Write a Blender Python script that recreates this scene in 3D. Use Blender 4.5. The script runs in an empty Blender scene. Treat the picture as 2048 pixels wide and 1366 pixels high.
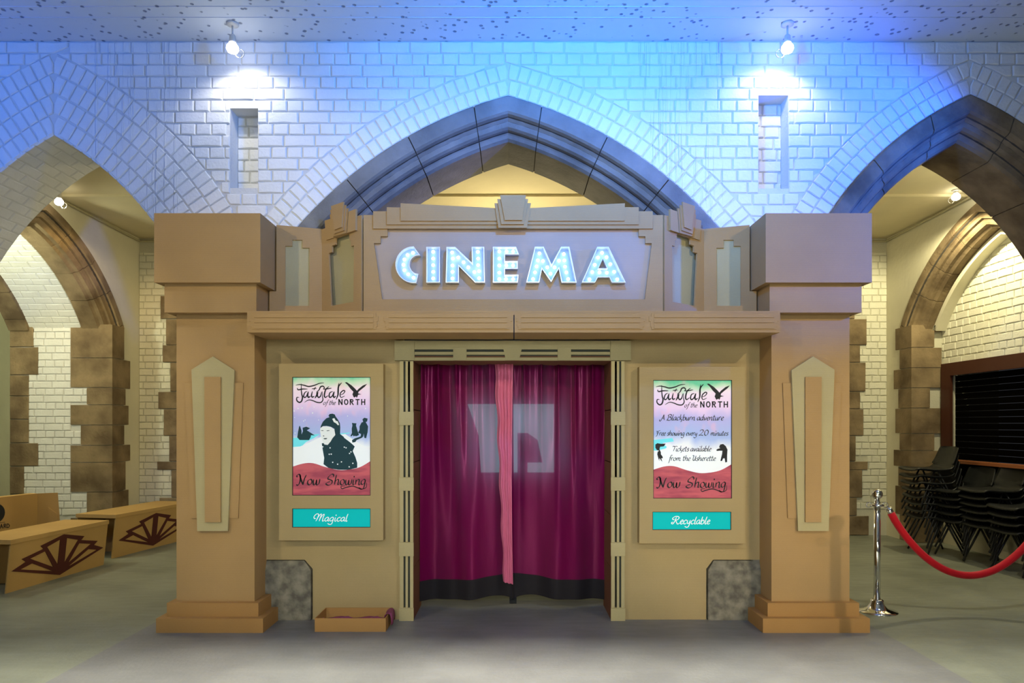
import bpy, bmesh, math, random
from mathutils import Vector, Matrix
from mathutils.geometry import tessellate_polygon
R = random.Random(7)
S = bpy.context.scene
COL = S.collection
PI = math.pi
# ------------------------------------------------------------------ camera
EYE = 1.52; FP = 1365.33; VX = 1026.0; VY = 850.0
cd = bpy.data.cameras.new('camera'); cam = bpy.data.objects.new('camera', cd); COL.objects.link(cam)
cam.location = (0, 0, EYE); cam.rotation_euler = (PI/2, 0, 0)
cd.sensor_width = 36; cd.lens = 24; cd.shift_x = -(VX-1024)/2048; cd.shift_y = (VY-683)/2048
cd.clip_start = .05; S.camera = cam
S.view_settings.view_transform = 'Standard'; S.view_settings.look = 'None'
S.view_settings.gamma = 1; S.view_settings.exposure = -0.24
try: S.view_settings.use_curve_mapping = False
except Exception: pass
# ------------------------------------------------------------------ world
W = bpy.data.worlds.new('world'); S.world = W; W.use_nodes = True
W.node_tree.nodes['Background'].inputs[0].default_value = (.6, .62, .7, 1)
W.node_tree.nodes['Background'].inputs[1].default_value = .05
# ------------------------------------------------------------------ lights
def aim(o, t):
    o.rotation_euler = (Vector(t)-o.location).to_track_quat('-Z', 'Y').to_euler()
def light(name, kind, loc, target, power, col, size=.1, angle=60, blend=.5):
    d = bpy.data.lights.new(name, kind); o = bpy.data.objects.new(name, d); COL.objects.link(o)
    o.location = loc; d.energy = power; d.color = col
    if kind == 'AREA': d.size = size
    else: d.shadow_soft_size = size
    if kind == 'SPOT': d.spot_size = math.radians(angle); d.spot_blend = blend
    if target: aim(o, target)
    return o
WHITE = (1, .97, .93); WARM = (1, .80, .40); BLUE = (.0, .24, 1)
# front room ceiling spots that light the facade
light('key_spot_right', 'SPOT', (4.0, .2, 4.25), (.6, 5.2, 1.75), 455, (1, .85, .56), .05, 46, .45)
light('key_spot_left', 'SPOT', (-4.2, .2, 4.25), (-.6, 5.2, 1.75), 430, (1, .85, .56), .05, 46, .45)
rl = light('room_light', 'AREA', (0, -1.6, 4.3), (0, 2.6, 0), 620, (1, .96, .80), .9)
rl.data.shape = 'RECTANGLE'; rl.data.size = 3.5; rl.data.size_y = .08; rl.data.spread = math.radians(80)
hl = light('facade_fill', 'AREA', (0, -3.6, 2.9), (0, 5.3, 1.0), 36, (.93, 1, .92), 1.2); hl.data.spread = math.radians(60)  # added soft fill for the lintel and lower facade
light('low_stage_spot', 'SPOT', (3.45, .6, 1.25), (2.3, 5, .9), 260, (1, .82, .55), .012, 34, .6)
# blue stage lamps
light('blue_lamp_centre', 'SPOT', (.45, 3.3, 3.95), (.45, 5.3, 4.35), 430, BLUE, .10, 150, .8)
light('blue_lamp_left', 'SPOT', (-4.4, 3.0, 3.7), (-4.8, 5.3, 4.6), 190, (.01, .19, 1), .15, 140, .9)
light('blue_lamp_right', 'SPOT', (4.6, 3.4, 3.2), (2.5, 5.35, 3.35), 1150, (.0, .11, 1), .06, 56, .6)
# white wall spots in the two visible fittings
LAMPS = [(-2.095, 5.10, 4.34), (2.05, 5.10, 4.34)]
for i, p in enumerate(LAMPS):
    light('wall_spot', 'SPOT', (p[0], p[1]-.01, p[2]-.06), (p[0]+(.08 if i == 0 else -.08), 5.40, 3.6), 15, (1, .97, .92), .035, 150, .6)
# warm lamps of the back bays
light('bay_lamp_right', 'SPOT', (4.93, 7.55, 3.92), (4.0, 7.9, .5), 190, (1, .90, .55), .05, 170, .3)
light('bay_lamp_left', 'SPOT', (-4.93, 7.45, 3.92), (-3.9, 8.2, .5), 130, (1, .74, .36), .05, 150, .4)
light('bay_fill_centre', 'POINT', (0, 8.0, 3.0), None, 95, (1, .84, .48), .15)  # unseen lamp, added to warm the bay ceiling
light('tunnel_lamp', 'POINT', (-5.9, 6.9, 3.2), None, 80, (.97, 1, .72), .1)
light('far_room_lamp', 'POINT', (-7.0, 8.6, 3.2), None, 10, (.8, 1, .5), .1)
light('hatch_lamp', 'POINT', (4.6, 6.3, 3.5), None, 20, (1, .92, .60), .1)
light('aisle_lamp_right', 'SPOT', (3.6, 4.0, 4.3), (3.9, 6.2, 0), 170, (1, .97, .74), .05, 60, .5)
light('aisle_lamp_left', 'SPOT', (-3.4, 3.2, 4.3), (-3.5, 6.4, 0), 130, (1, .97, .74), .05, 50, .5)
# ------------------------------------------------------------------ materials
def mat(name, base, rough=.7, metal=0, emis=None, estr=0, var=0, vscale=3, bump=0, bscale=60, spec=.3, stretch=None, trans=0, sheen=0, col2=None):
    m = bpy.data.materials.new(name); m.use_nodes = True
    nt = m.node_tree; N = nt.nodes; L = nt.links; b = N['Principled BSDF']
    b.inputs['Base Color'].default_value = (*base, 1); b.inputs['Roughness'].default_value = rough
    b.inputs['Metallic'].default_value = metal; b.inputs['Specular IOR Level'].default_value = spec
    if sheen: b.inputs['Sheen Weight'].default_value = sheen
    if emis: b.inputs['Emission Color'].default_value = (*emis, 1); b.inputs['Emission Strength'].default_value = estr
    g = N.new('ShaderNodeNewGeometry'); vec = g.outputs['Position']
    if stretch:
        mp = N.new('ShaderNodeMapping'); mp.inputs['Scale'].default_value = stretch; L.new(vec, mp.inputs['Vector']); vec = mp.outputs[0]
    if var or col2:
        n = N.new('ShaderNodeTexNoise'); n.inputs['Scale'].default_value = vscale; n.inputs['Detail'].default_value = 6; L.new(vec, n.inputs['Vector'])
        r = N.new('ShaderNodeValToRGB'); c2 = col2 or tuple(c*(1-var) for c in base)
        r.color_ramp.elements[0].position = .35; r.color_ramp.elements[0].color = (*c2, 1)
        r.color_ramp.elements[1].position = .65; r.color_ramp.elements[1].color = (*base, 1)
        L.new(n.outputs['Fac'], r.inputs['Fac']); L.new(r.outputs[0], b.inputs['Base Color'])
    if bump:
        n2 = N.new('ShaderNodeTexNoise'); n2.inputs['Scale'].default_value = bscale; n2.inputs['Detail'].default_value = 4; L.new(vec, n2.inputs['Vector'])
        bp = N.new('ShaderNodeBump'); bp.inputs['Strength'].default_value = bump; bp.inputs['Distance'].default_value = .01
        L.new(n2.outputs['Fac'], bp.inputs['Height']); L.new(bp.outputs[0], b.inputs['Normal'])
    return m
def nt_of(m): return m.node_tree.nodes, m.node_tree.links, m.node_tree.nodes['Principled BSDF']
M = {}
M['brick'] = mat('painted_brick', (.80, .80, .78), .55, var=.06, vscale=5, bump=.35, bscale=45)
M['mortar'] = mat('painted_mortar', (.66, .66, .64), .7, bump=.4, bscale=60)
M['creambrick'] = mat('cream_painted_brick', (.74, .72, .58), .6, var=.06, vscale=5, bump=.35, bscale=45)
M['creammortar'] = mat('cream_mortar', (.58, .56, .44), .7, bump=.4, bscale=60)
M['darkwall'] = mat('darkened_wall', (.30, .29, .27), .8)  # unseen room walls, darkened to weaken their bounced light
M['plaster'] = mat('cream_plaster', (.70, .66, .50), .7, var=.08, vscale=2, bump=.3, bscale=18)
M['stone'] = mat('sandstone', (.28, .205, .115), .85, col2=(.12, .083, .045), vscale=3.2, bump=.5, bscale=35)
M['greystone'] = mat('grey_sandstone', (.24, .23, .21), .75, col2=(.13, .125, .115), vscale=2.6, bump=.4, bscale=40)
M['joint'] = mat('dark_joint', (.06, .05, .04), .9)
M['basestone'] = mat('pier_base_stone', (.24, .225, .18), .8, col2=(.10, .095, .08), vscale=13, bump=.5, bscale=40)
# cardboard with fluting
def cardboard(name, base, fl=1.0):
    m = mat(name, base, .75, spec=.15); N, L, b = nt_of(m)
    g = N.new('ShaderNodeNewGeometry')
    n = N.new('ShaderNodeTexNoise'); n.inputs['Scale'].default_value = 2.5; n.inputs['Detail'].default_value = 5; L.new(g.outputs['Position'], n.inputs['Vector'])
    r = N.new('ShaderNodeValToRGB'); r.color_ramp.elements[0].position = .3; r.color_ramp.elements[0].color = (*[c*.9 for c in base], 1)
    r.color_ramp.elements[1].position = .7; r.color_ramp.elements[1].color = (*base, 1); L.new(n.outputs['Fac'], r.inputs['Fac'])
    n3 = N.new('ShaderNodeTexNoise'); n3.inputs['Scale'].default_value = 220; L.new(g.outputs['Position'], n3.inputs['Vector'])
    mx = N.new('ShaderNodeMixRGB'); mx.blend_type = 'MULTIPLY'; mx.inputs['Fac'].default_value = .14; L.new(r.outputs[0], mx.inputs[1]); L.new(n3.outputs['Fac'], mx.inputs[2])
    L.new(mx.outputs[0], b.inputs['Base Color'])
    w = N.new('ShaderNodeTexWave'); w.inputs['Scale'].default_value = 45; w.bands_direction = 'Z'; L.new(g.outputs['Position'], w.inputs['Vector'])
    bp = N.new('ShaderNodeBump'); bp.inputs['Strength'].default_value = .12*fl; bp.inputs['Distance'].default_value = .003
    L.new(w.outputs['Fac'], bp.inputs['Height']); L.new(bp.outputs[0], b.inputs['Normal'])
    return m
M['card'] = cardboard('brown_cardboard', (.43, .275, .125))
M['card2'] = cardboard('pale_cardboard', (.46, .395, .22))
M['cardtint'] = cardboard('glow_tinted_cardboard', (.45, .34, .25))  # pinkish tint puts the lilac lamp glow into the card colour
M['cardwall'] = cardboard('wall_cardboard', (.42, .32, .165))
M['cardbox'] = cardboard('box_cardboard', (.42, .235, .085))
M['cardbench'] = cardboard('bench_cardboard', (.52, .33, .12))
M['cardred'] = cardboard('dark_brown_cardboard', (.22, .10, .055))  # dark brown card of the door reveal boxes
M['slot'] = mat('slot_dark', (.055, .06, .05), .9)
M['fan'] = mat('fan_cutout', (.075, .016, .010), .8)
M['ink'] = mat('ink', (.012, .014, .018), .6)
M['black'] = mat('black_plastic', (.012, .013, .012), .42, spec=.4)
M['blackmetal'] = mat('black_tube', (.015, .015, .015), .35, spec=.5)
M['chrome'] = mat('chrome', (.85, .85, .86), .08, 1)
M['letter'] = mat('letter_metal', (.75, .80, .88), .3, .6)
M['letterface'] = mat('letter_face', (.22, .34, .62), .5)
M['bulb'] = mat('led_bulb', (1, 1, 1), .3, emis=(.80, .91, 1), estr=12)
M['lampglass'] = mat('lamp_glass', (1, 1, 1), .2, emis=(1, .98, .93), estr=14)
M['baylamp'] = mat('bay_lamp_glass', (1, 1, 1), .2, emis=(1, .93, .75), estr=18)
M['fitting'] = mat('lamp_fitting', (.6, .58, .52), .4, .3)
M['cable'] = mat('cable', (.42, .38, .24), .6)
M['rope'] = mat('red_velvet', (.52, .002, .012), .6, spec=.2, sheen=.15, bump=.2, bscale=300)
M['hem'] = mat('black_hem', (.012, .010, .014), .8)
M['frame'] = mat('brown_frame', (.06, .018, .009), .5)
M['shutter'] = mat('dark_shutter', (.0025, .0022, .002), 1, spec=0)
M['ledge'] = mat('wood_ledge', (.30, .10, .035), .4)
M['burgundy'] = mat('burgundy_scrap', (.22, .045, .12), .6)
# satin curtain
def satin(name, base, alpha, bscale, rough=.33):
    m = mat(name, base, rough, spec=.5); m.node_tree.nodes['Principled BSDF'].inputs['Specular Tint'].default_value = (.95, .22, .50, 1); N, L, b = nt_of(m)
    g = N.new('ShaderNodeNewGeometry'); mp = N.new('ShaderNodeMapping'); mp.inputs['Scale'].default_value = (1, 1, .25); L.new(g.outputs['Position'], mp.inputs['Vector'])
    n = N.new('ShaderNodeTexNoise'); n.inputs['Scale'].default_value = bscale; n.inputs['Detail'].default_value = 3; n.inputs['Distortion'].default_value = .6; L.new(mp.outputs[0], n.inputs['Vector'])
    bp = N.new('ShaderNodeBump'); bp.inputs['Strength'].default_value = .5; bp.inputs['Distance'].default_value = .02
    L.new(n.outputs['Fac'], bp.inputs['Height']); L.new(bp.outputs[0], b.inputs['Normal'])
    if alpha < 1:
        out = N['Material Output']; tr_ = N.new('ShaderNodeBsdfTranslucent'); tr_.inputs[0].default_value = (.70, .40, .56, 1); ms = N.new('ShaderNodeMixShader'); ms.inputs[0].default_value = 1-alpha
        L.new(b.outputs[0], ms.inputs[1]); L.new(tr_.outputs[0], ms.inputs[2]); m3 = N.new('ShaderNodeMixShader'); m3.inputs[0].default_value = .03; tp_ = N.new('ShaderNodeBsdfTransparent'); L.new(ms.outputs[0], m3.inputs[1]); L.new(tp_.outputs[0], m3.inputs[2]); L.new(m3.outputs[0], out.inputs[0])
    return m
M['satin'] = satin('purple_satin', (.145, .0015, .055), .90, 9, .30)
M['satinpink'] = satin('pink_satin', (.62, .16, .28), 1, 30, .22)
# ceiling with pits, base tinted blue to deepen the blue lamplight
m = mat('blue_tinted_concrete_ceiling', (.60, .66, .74), .7); N, L, b = nt_of(m)
g = N.new('ShaderNodeNewGeometry'); v = N.new('ShaderNodeTexVoronoi'); v.inputs['Scale'].default_value = 15; L.new(g.outputs['Position'], v.inputs['Vector'])
r = N.new('ShaderNodeValToRGB'); r.color_ramp.elements[0].position = .14; r.color_ramp.elements[0].color = (0, 0, 0, 1); r.color_ramp.elements[1].position = .24; r.color_ramp.elements[1].color = (1, 1, 1, 1)
L.new(v.outputs['Distance'], r.inputs['Fac'])
rc = N.new('ShaderNodeValToRGB'); rc.color_ramp.elements[0].color = (.22, .25, .32, 1); rc.color_ramp.elements[1].color = (.60, .66, .74, 1); L.new(r.outputs[0], rc.inputs['Fac']); L.new(rc.outputs[0], b.inputs['Base Color'])
bp = N.new('ShaderNodeBump'); bp.inputs['Distance'].default_value = .01; bp.inputs['Strength'].default_value = .8; L.new(r.outputs[0], bp.inputs['Height']); L.new(bp.outputs[0], b.inputs['Normal'])
M['ceiling'] = m
M['backceiling'] = mat('cream_ceiling', (.72, .64, .42), .75, var=.08, vscale=2, bump=.35, bscale=10)
def floor_mat(name, a, c):
    m = mat(name, a, .45, col2=c, vscale=1.6, spec=.35, bump=.12, bscale=40); N, L, b = nt_of(m)
    rr = N.new('ShaderNodeTexNoise'); rr.inputs['Scale'].default_value = 4; rr.inputs['Detail'].default_value = 8
    g = N.new('ShaderNodeNewGeometry'); mp = N.new('ShaderNodeMapping'); mp.inputs['Scale'].default_value = (1, 4, 1); L.new(g.outputs['Position'], mp.inputs['Vector']); L.new(mp.outputs[0], rr.inputs['Vector'])
    mr = N.new('ShaderNodeMapRange'); mr.inputs['To Min'].default_value = .3; mr.inputs['To Max'].default_value = .65; L.new(rr.outputs['Fac'], mr.inputs['Value']); L.new(mr.outputs[0], b.inputs['Roughness'])
    return m
M['floor'] = floor_mat('worn_green_grey_floor', (.235, .245, .19), (.17, .18, .14))
M['sheet'] = floor_mat('dark_grey_vinyl', (.20, .20, .195), (.145, .145, .145))
# drips of paint down the wall (relief only)
def add_drips(m):
    N, L, b = nt_of(m); old = b.inputs['Normal'].links[0].from_node
    g = N.new('ShaderNodeNewGeometry'); mp = N.new('ShaderNodeMapping'); mp.inputs['Scale'].default_value = (38, 1, 1.1); L.new(g.outputs['Position'], mp.inputs['Vector'])
    n = N.new('ShaderNodeTexNoise'); n.inputs['Scale'].default_value = 1; n.inputs['Detail'].default_value = 2; L.new(mp.outputs[0], n.inputs['Vector'])
    r = N.new('ShaderNodeValToRGB'); r.color_ramp.elements[0].position = .55; r.color_ramp.elements[1].position = .66; L.new(n.outputs['Fac'], r.inputs['Fac'])
    s = N.new('ShaderNodeSeparateXYZ'); L.new(g.outputs['Position'], s.inputs[0]); prev = None
    for c0 in (1.3, -2.95):
        a = N.new('ShaderNodeMath'); a.operation = 'SUBTRACT'; a.inputs[1].default_value = c0; L.new(s.outputs['X'], a.inputs[0])
        a2 = N.new('ShaderNodeMath'); a2.operation = 'ABSOLUTE'; L.new(a.outputs[0], a2.inputs[0])
        a3 = N.new('ShaderNodeMath'); a3.operation = 'LESS_THAN'; a3.inputs[1].default_value = .34; L.new(a2.outputs[0], a3.inputs[0])
        if prev is None: prev = a3
        else:
            mm = N.new('ShaderNodeMath'); mm.operation = 'ADD'; L.new(prev.outputs[0], mm.inputs[0]); L.new(a3.outputs[0], mm.inputs[1]); prev = mm
    mu = N.new('ShaderNodeMath'); mu.operation = 'MULTIPLY'; L.new(prev.outputs[0], mu.inputs[0]); L.new(r.outputs[0], mu.inputs[1])
    bp = N.new('ShaderNodeBump'); bp.inputs['Distance'].default_value = .006; bp.inputs['Strength'].default_value = .9
    L.new(mu.outputs[0], bp.inputs['Height']); L.new(old.outputs[0], bp.inputs['Normal']); L.new(bp.outputs[0], b.inputs['Normal'])
add_drips(M['brick']); add_drips(M['mortar'])
# ------------------------------------------------------------------ object helpers
def tagit(o, label=None, cat=None, group=None, kind=None):
    if label: o['label'] = label
    if cat: o['category'] = cat
    if group: o['group'] = group
    if kind: o['kind'] = kind
    return o
def link(name, me, m=None, parent=None, **k):
    o = bpy.data.objects.new(name, me); COL.objects.link(o)
    if m is not None and me is not None and not me.materials: me.materials.append(m)
    if parent is not None: o.parent = parent
    return tagit(o, **k)
def empty(name, loc=(0, 0, 0), rz=0, **k):
    o = bpy.data.objects.new(name, None); COL.objects.link(o); o.location = loc; o.rotation_euler = (0, 0, rz)
    o.empty_display_size = .1
    return tagit(o, **k)
def mesh(name, vs, fs, smooth=False):
    me = bpy.data.meshes.new(name); me.from_pydata([tuple(v) for v in vs], [], fs); me.validate()
    bm = bmesh.new(); bm.from_mesh(me); bmesh.ops.recalc_face_normals(bm, faces=bm.faces); bm.to_mesh(me); bm.free()
    if smooth:
        for p in me.polygons: p.use_smooth = True
    return me
class G:
    """gathers shapes into one mesh"""
    def __init__(s): s.v = []; s.f = []
    def add(s, vs, fs):
        b = len(s.v); s.v += [Vector(v) for v in vs]; s.f += [tuple(i+b for i in f) for f in fs]; return s
    def box(s, x0, x1, y0, y1, z0, z1):
        return s.add([(x0,y0,z0),(x1,y0,z0),(x1,y1,z0),(x0,y1,z0),(x0,y0,z1),(x1,y0,z1),(x1,y1,z1),(x0,y1,z1)],
                     [(0,3,2,1),(4,5,6,7),(0,1,5,4),(1,2,6,5),(2,3,7,6),(3,0,4,7)])
    def tube(s, pts, r, n=8, caps=True):
        pts = [Vector(p) for p in pts]; rs = r if isinstance(r, list) else [r]*len(pts); b = len(s.v); ref = None
        for i, p in enumerate(pts):
            d = (pts[min(i+1, len(pts)-1)]-pts[max(i-1, 0)]).normalized()
            if ref is None: ref = Vector((0, 0, 1)) if abs(d.z) < .9 else Vector((1, 0, 0))
            a = d.cross(ref).normalized(); c = d.cross(a).normalized(); ref = -c if False else ref
            for k in range(n):
                t = 2*PI*k/n; s.v.append(p+a*math.cos(t)*rs[i]+c*math.sin(t)*rs[i])
        for i in range(len(pts)-1):
            for k in range(n):
                k2 = (k+1) % n; s.f.append((b+i*n+k, b+i*n+k2, b+(i+1)*n+k2, b+(i+1)*n+k))
        if caps: s.f.append(tuple(b+k for k in range(n))); s.f.append(tuple(b+(len(pts)-1)*n+k for k in range(n)))
        return s
    def lathe(s, prof, n=24, c=(0, 0, 0)):
        b = len(s.v)
        for (r, z) in prof:
            for k in range(n):
                t = 2*PI*k/n; s.v.append(Vector((c[0]+r*math.cos(t), c[1]+r*math.sin(t), c[2]+z)))
        for i in range(len(prof)-1):
            for k in range(n):
                k2 = (k+1) % n; s.f.append((b+i*n+k, b+i*n+k2, b+(i+1)*n+k2, b+(i+1)*n+k))
        s.f.append(tuple(b+k for k in range(n))); s.f.append(tuple(b+(len(prof)-1)*n+k for k in range(n)))
        return s
    def prism(s, outer, w0, w1, holes=(), f=None):
        """polygon in (u,v) extruded from w0 (front) to w1; f maps (u,v,w)->xyz"""
        f = f or (lambda u, v, w: (u, v, w))
        loops = [list(outer)]+[list(h) for h in holes]
        flat = [p for l in loops for p in l]; n = len(flat)
        tris = tessellate_polygon([[Vector((p[0], p[1], 0)) for p in l] for l in loops])
        vs = [f(p[0], p[1], w0) for p in flat]+[f(p[0], p[1], w1) for p in flat]
        fs = [tuple(t) for t in tris]+[tuple(i+n for i in reversed(t)) for t in tris]
        o = 0
        for l in loops:
            k = len(l)
            for i in range(k): j = (i+1) % k; fs.append((o+i, o+j, n+o+j, n+o+i))
            o += k
        return s.add(vs, fs)
    def out(s, name, m=None, parent=None, smooth=False, **k):
        return link(name, mesh(name, s.v, s.f, smooth), m, parent, **k)
# frames: local (u,v,w) with w towards the viewer side
class Frame:
    def __init__(s, origin, udir, wdir):
        s.o = Vector(origin); s.u = Vector(udir).normalized(); s.w = Vector(wdir).normalized(); s.v = Vector((0, 0, 1))
        s.mat = Matrix((( s.u.x, s.v.x, s.w.x, s.o.x), (s.u.y, s.v.y, s.w.y, s.o.y), (s.u.z, s.v.z, s.w.z, s.o.z), (0, 0, 0, 1)))
    def px(s, x, y, w=0):
        """true place on this plane of what the photograph shows at a pixel"""
        d = Vector(((x-VX)/FP, 1, (VY-y)/FP)); c = Vector((0, 0, EYE)); o = s.o+s.w*w
        t = (o-c).dot(s.w)/d.dot(s.w); p = c+d*t-s.o
        return (p.dot(s.u), p.dot(s.v))
    def pts(s, l, w=0, k=1, ox=0, oy=0): return [s.px(ox+x/k, oy+y/k, w) for x, y in l]
def plane_y(Y): return Frame((0, Y, 0), (1, 0, 0), (0, -1, 0))
def X(px, D): return (px-VX)*D/FP
def Z(py, D): return EYE+(VY-py)*D/FP
def rect(u0, u1, v0, v1): return [(u0, v0), (u1, v0), (u1, v1), (u0, v1)]
# ------------------------------------------------------------------ bricks
def brick_geo(poly, w=0, depth=.03, ch=.006, jit=.0015, rnd=R):
    """convex polygon (u,v) -> verts, faces of a chamfered brick standing to w"""
    n = len(poly); cx = sum(p[0] for p in poly)/n; cy = sum(p[1] for p in poly)/n
    P = []
    for i in range(n):
        a, b = poly[i], poly[(i+1) % n]; P.append(a)
        if math.hypot(a[0]-b[0], a[1]-b[1]) > .09: P.append(((a[0]+b[0])/2, (a[1]+b[1])/2))
    P = [(x+rnd.uniform(-jit, jit), y+rnd.uniform(-jit, jit)) for x, y in P]; n = len(P)
    I = []
    for x, y in P:
        d = math.hypot(x-cx, y-cy) or 1; k = min(.4, ch*1.2/d); I.append((x+(cx-x)*k, y+(cy-y)*k))
    vs = [(x, y, w) for x, y in I]+[(x, y, w-ch) for x, y in P]+[(x, y, w-depth) for x, y in P]
    fs = [tuple(range(n))]
    for i in range(n):
        j = (i+1) % n; fs.append((i, n+i, n+j, j)); fs.append((n+i, 2*n+i, 2*n+j, n+j))
    return vs, fs
def clip(poly, px, py, nx, ny):
    """keep the side where (p-p0).n >= 0"""
    out = []
    for i in range(len(poly)):
        a, b = poly[i], poly[(i+1) % len(poly)]
        da = (a[0]-px)*nx+(a[1]-py)*ny; db = (b[0]-px)*nx+(b[1]-py)*ny
        if da >= 0: out.append(a)
        if (da >= 0) != (db >= 0):
            t = da/(da-db); out.append((a[0]+(b[0]-a[0])*t, a[1]+(b[1]-a[1])*t))
    return out
def area(p): return abs(sum(p[i][0]*p[(i+1) % len(p)][1]-p[(i+1) % len(p)][0]*p[i][1] for i in range(len(p))))/2
VAR = {}
def brick_mesh(l, h, m):
    key = (round(l, 3), round(h, 3), m.name)
    if key not in VAR:
        VAR[key] = []
        for _ in range(7):
            me = mesh('brick', *brick_geo(rect(-l/2, l/2, -h/2, h/2), w=R.uniform(-.002, .002)), smooth=False); me.materials.append(m); VAR[key].append(me)
    return R.choice(VAR[key])
def emit(parent, items, m, name='brick', limit=300, vis=None):
    """items: ('full', cu, cv, l, h) or ('poly', poly) or ('geo', vs, fs, weight, centre)"""
    def wt(it): 
        a = it[3]*it[4] if it[0] == 'full' else area(it[1]) if it[0] == 'poly' else it[3]
        if vis:
            c = (it[1], it[2]) if it[0] == 'full' else ((sum(p[0] for p in it[1])/len(it[1]), sum(p[1] for p in it[1])/len(it[1])) if it[0] == 'poly' else it[4])
            if not vis(c): a *= .01
        return a
    items = sorted(items, key=wt, reverse=True); rest = G()
    for i, it in enumerate(items):
        if i < limit:
            if it[0] == 'full':
                o = link(name, brick_mesh(it[3], it[4], m), None, parent); o.location = (it[1], it[2], 0)
            elif it[0] == 'poly': link(name, mesh(name, *brick_geo(it[1], w=R.uniform(-.002, .002))), m, parent)
            else: link(name, mesh(name, it[1], it[2]), m, parent)
        else:
            if it[0] == 'full': rest.add(*brick_geo([(it[1]+x, it[2]+y) for x, y in rect(-it[3]/2, it[3]/2, -it[4]/2, it[4]/2)]))
            elif it[0] == 'poly': rest.add(*brick_geo(it[1]))
            else: rest.add(it[1], it[2])
    if rest.v: rest.out('brickwork' if name == 'brick' else 'stonework', m, parent, kind='stuff')
def courses(u0, u1, v0, v1, clips=(), holes=(), arches=(), pitch=.0912, unit=.242, gap=.011, phase=0):
    """coursed brickwork, stretcher courses alternating with header courses"""
    items = []; k = 0; v = v0
    while v < v1-.02:
        h = min(pitch, v1-v); l = unit if k % 2 == 0 else unit/2
        u = u0-(unit/4 if k % 4 == 0 else (unit*.75 if k % 4 == 2 else unit/8)) + R.uniform(-.01, .01)
        while u < u1:
            a, b = u, u+l
            poly = rect(a+gap/2, b-gap/2, v+gap/2, v+h-gap/2); full = a >= u0 and b <= u1
            if a < u0: poly = clip(poly, u0+.002, 0, 1, 0)
            if b > u1: poly = clip(poly, u1-.002, 0, -1, 0)
            for (hu0, hu1, hv0, hv1) in holes:
                c = (a+b)/2; cv = v+h/2
                if hv0-.02 < cv < hv1+.02 and b > hu0 and a < hu1:
                    full = False
                    if c < (hu0+hu1)/2: poly = clip(poly, hu0-.003, 0, -1, 0)
                    else: poly = clip(poly, hu1+.003, 0, 1, 0)
            for ar in arches:
                n0 = area(poly) if len(poly) > 2 else 0
                poly = ar.clip_outside(poly)
                if len(poly) > 2 and abs(area(poly)-n0) > 1e-7: full = False
                if len(poly) < 3: break
            if len(poly) > 2 and area(poly) > .0012:
                if full: items.append(('full', (a+b)/2, v+h/2, l-gap, h-gap))
                else: items.append(('poly', poly))
            u += l
        v += pitch; k += 1
    return items
class Arch:
    """pointed arch: apex at u=a, arc centres offset cx, height cz, reference radius r; upright below half-span hs"""
    def __init__(s, a, cx, cz, r, hs): s.a, s.cx, s.cz, s.r, s.hs = a, cx, cz, r, hs
    def th_apex(s, r): return math.acos(s.cx/r)
    def th_spring(s, r, hs): return math.acos(min(1, (hs+s.cx)/r))
    def pt(s, side, th, r): return (s.a+side*(-s.cx+r*math.cos(th)), s.cz+r*math.sin(th))
    def apex_v(s, d=0): return s.cz+math.sqrt((s.r-d)**2-s.cx**2)
    def outline(s, d=0, n=16, bottom=0.0):
        """from bottom right up over the apex to bottom left"""
        r = s.r-d; hs = s.hs-d; t0 = s.th_spring(r, hs); t1 = s.th_apex(r); P = [(s.a+hs, bottom)]
        P += [s.pt(1, t0+(t1-t0)*i/n, r) for i in range(n+1)]
        P += [s.pt(-1, t1+(t0-t1)*i/n, r) for i in range(1, n+1)]+[(s.a-hs, bottom)]
        return P
    def clip_outside(s, poly, d=0):
        """part of poly outside the arch of radius r-d"""
        if len(poly) < 3: return []
        r = s.r-d; hs = s.hs-d; n = len(poly); cu = sum(p[0] for p in poly)/n; cv = sum(p[1] for p in poly)/n
        for side in ((1, -1) if abs(cu-s.a) < .16 else ((1,) if cu > s.a else (-1,))):
            if len(poly) < 3: return []
            c = (s.a-side*s.cx, s.cz); t = s.th_spring(r, hs); zs = s.cz+r*math.sin(t)
            if cv < zs: 
                if abs(cu-s.a) < hs+.3: poly = clip(poly, s.a+side*hs, 0, side, 0)
                continue
            dx, dy = cu-c[0], cv-c[1]; L = math.hypot(dx, dy) or 1
            if abs(cu-s.a) < .16 and side*(cu-s.a) < 0:
                th = s.th_apex(r); nx, ny = side*math.cos(th), math.sin(th)
                # only cut when this limb reaches past the apex: keep union outside, skip
                continue
            dx, dy = dx/L, dy/L; poly = clip(poly, c[0]+dx*(r+.004), c[1]+dy*(r+.004), dx, dy)
        return poly
def ring(ar, d_out, width, pitch=.085, gap=.011, umin=-99, umax=99, vmin=-99, bis=()):
    """one ring of voussoir bricks between radius r-d_out and r-d_out-width"""
    items = []; ro = ar.r-d_out; ri = ro-width; rm = (ro+ri)/2
    t0 = ar.th_spring(rm, ar.hs-d_out-width/2); t1 = ar.th_apex(rm)
    n = max(1, round((t1-t0)*rm/pitch)); g = gap/2/rm
    for side in (1, -1):
        for i in range(n):
            a = t0+(t1-t0)*i/n+g; b = t0+(t1-t0)*(i+1)/n-g
            poly = [ar.pt(side, a, ri+gap/2), ar.pt(side, b, ri+gap/2), ar.pt(side, b, ro-gap/2), ar.pt(side, a, ro-gap/2)]
            if side == -1: poly = poly[::-1]
            if i == n-1: poly = clip(poly, ar.a+side*gap/2, 0, side, 0)
            for (u, s) in bis: 
                if len(poly) > 2: poly = clip(poly, u+s*.005, 0, s, 0)
            if len(poly) > 2 and area(poly) > .001 and max(p[1] for p in poly) > vmin: items.append(('poly', poly))
    return items
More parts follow.
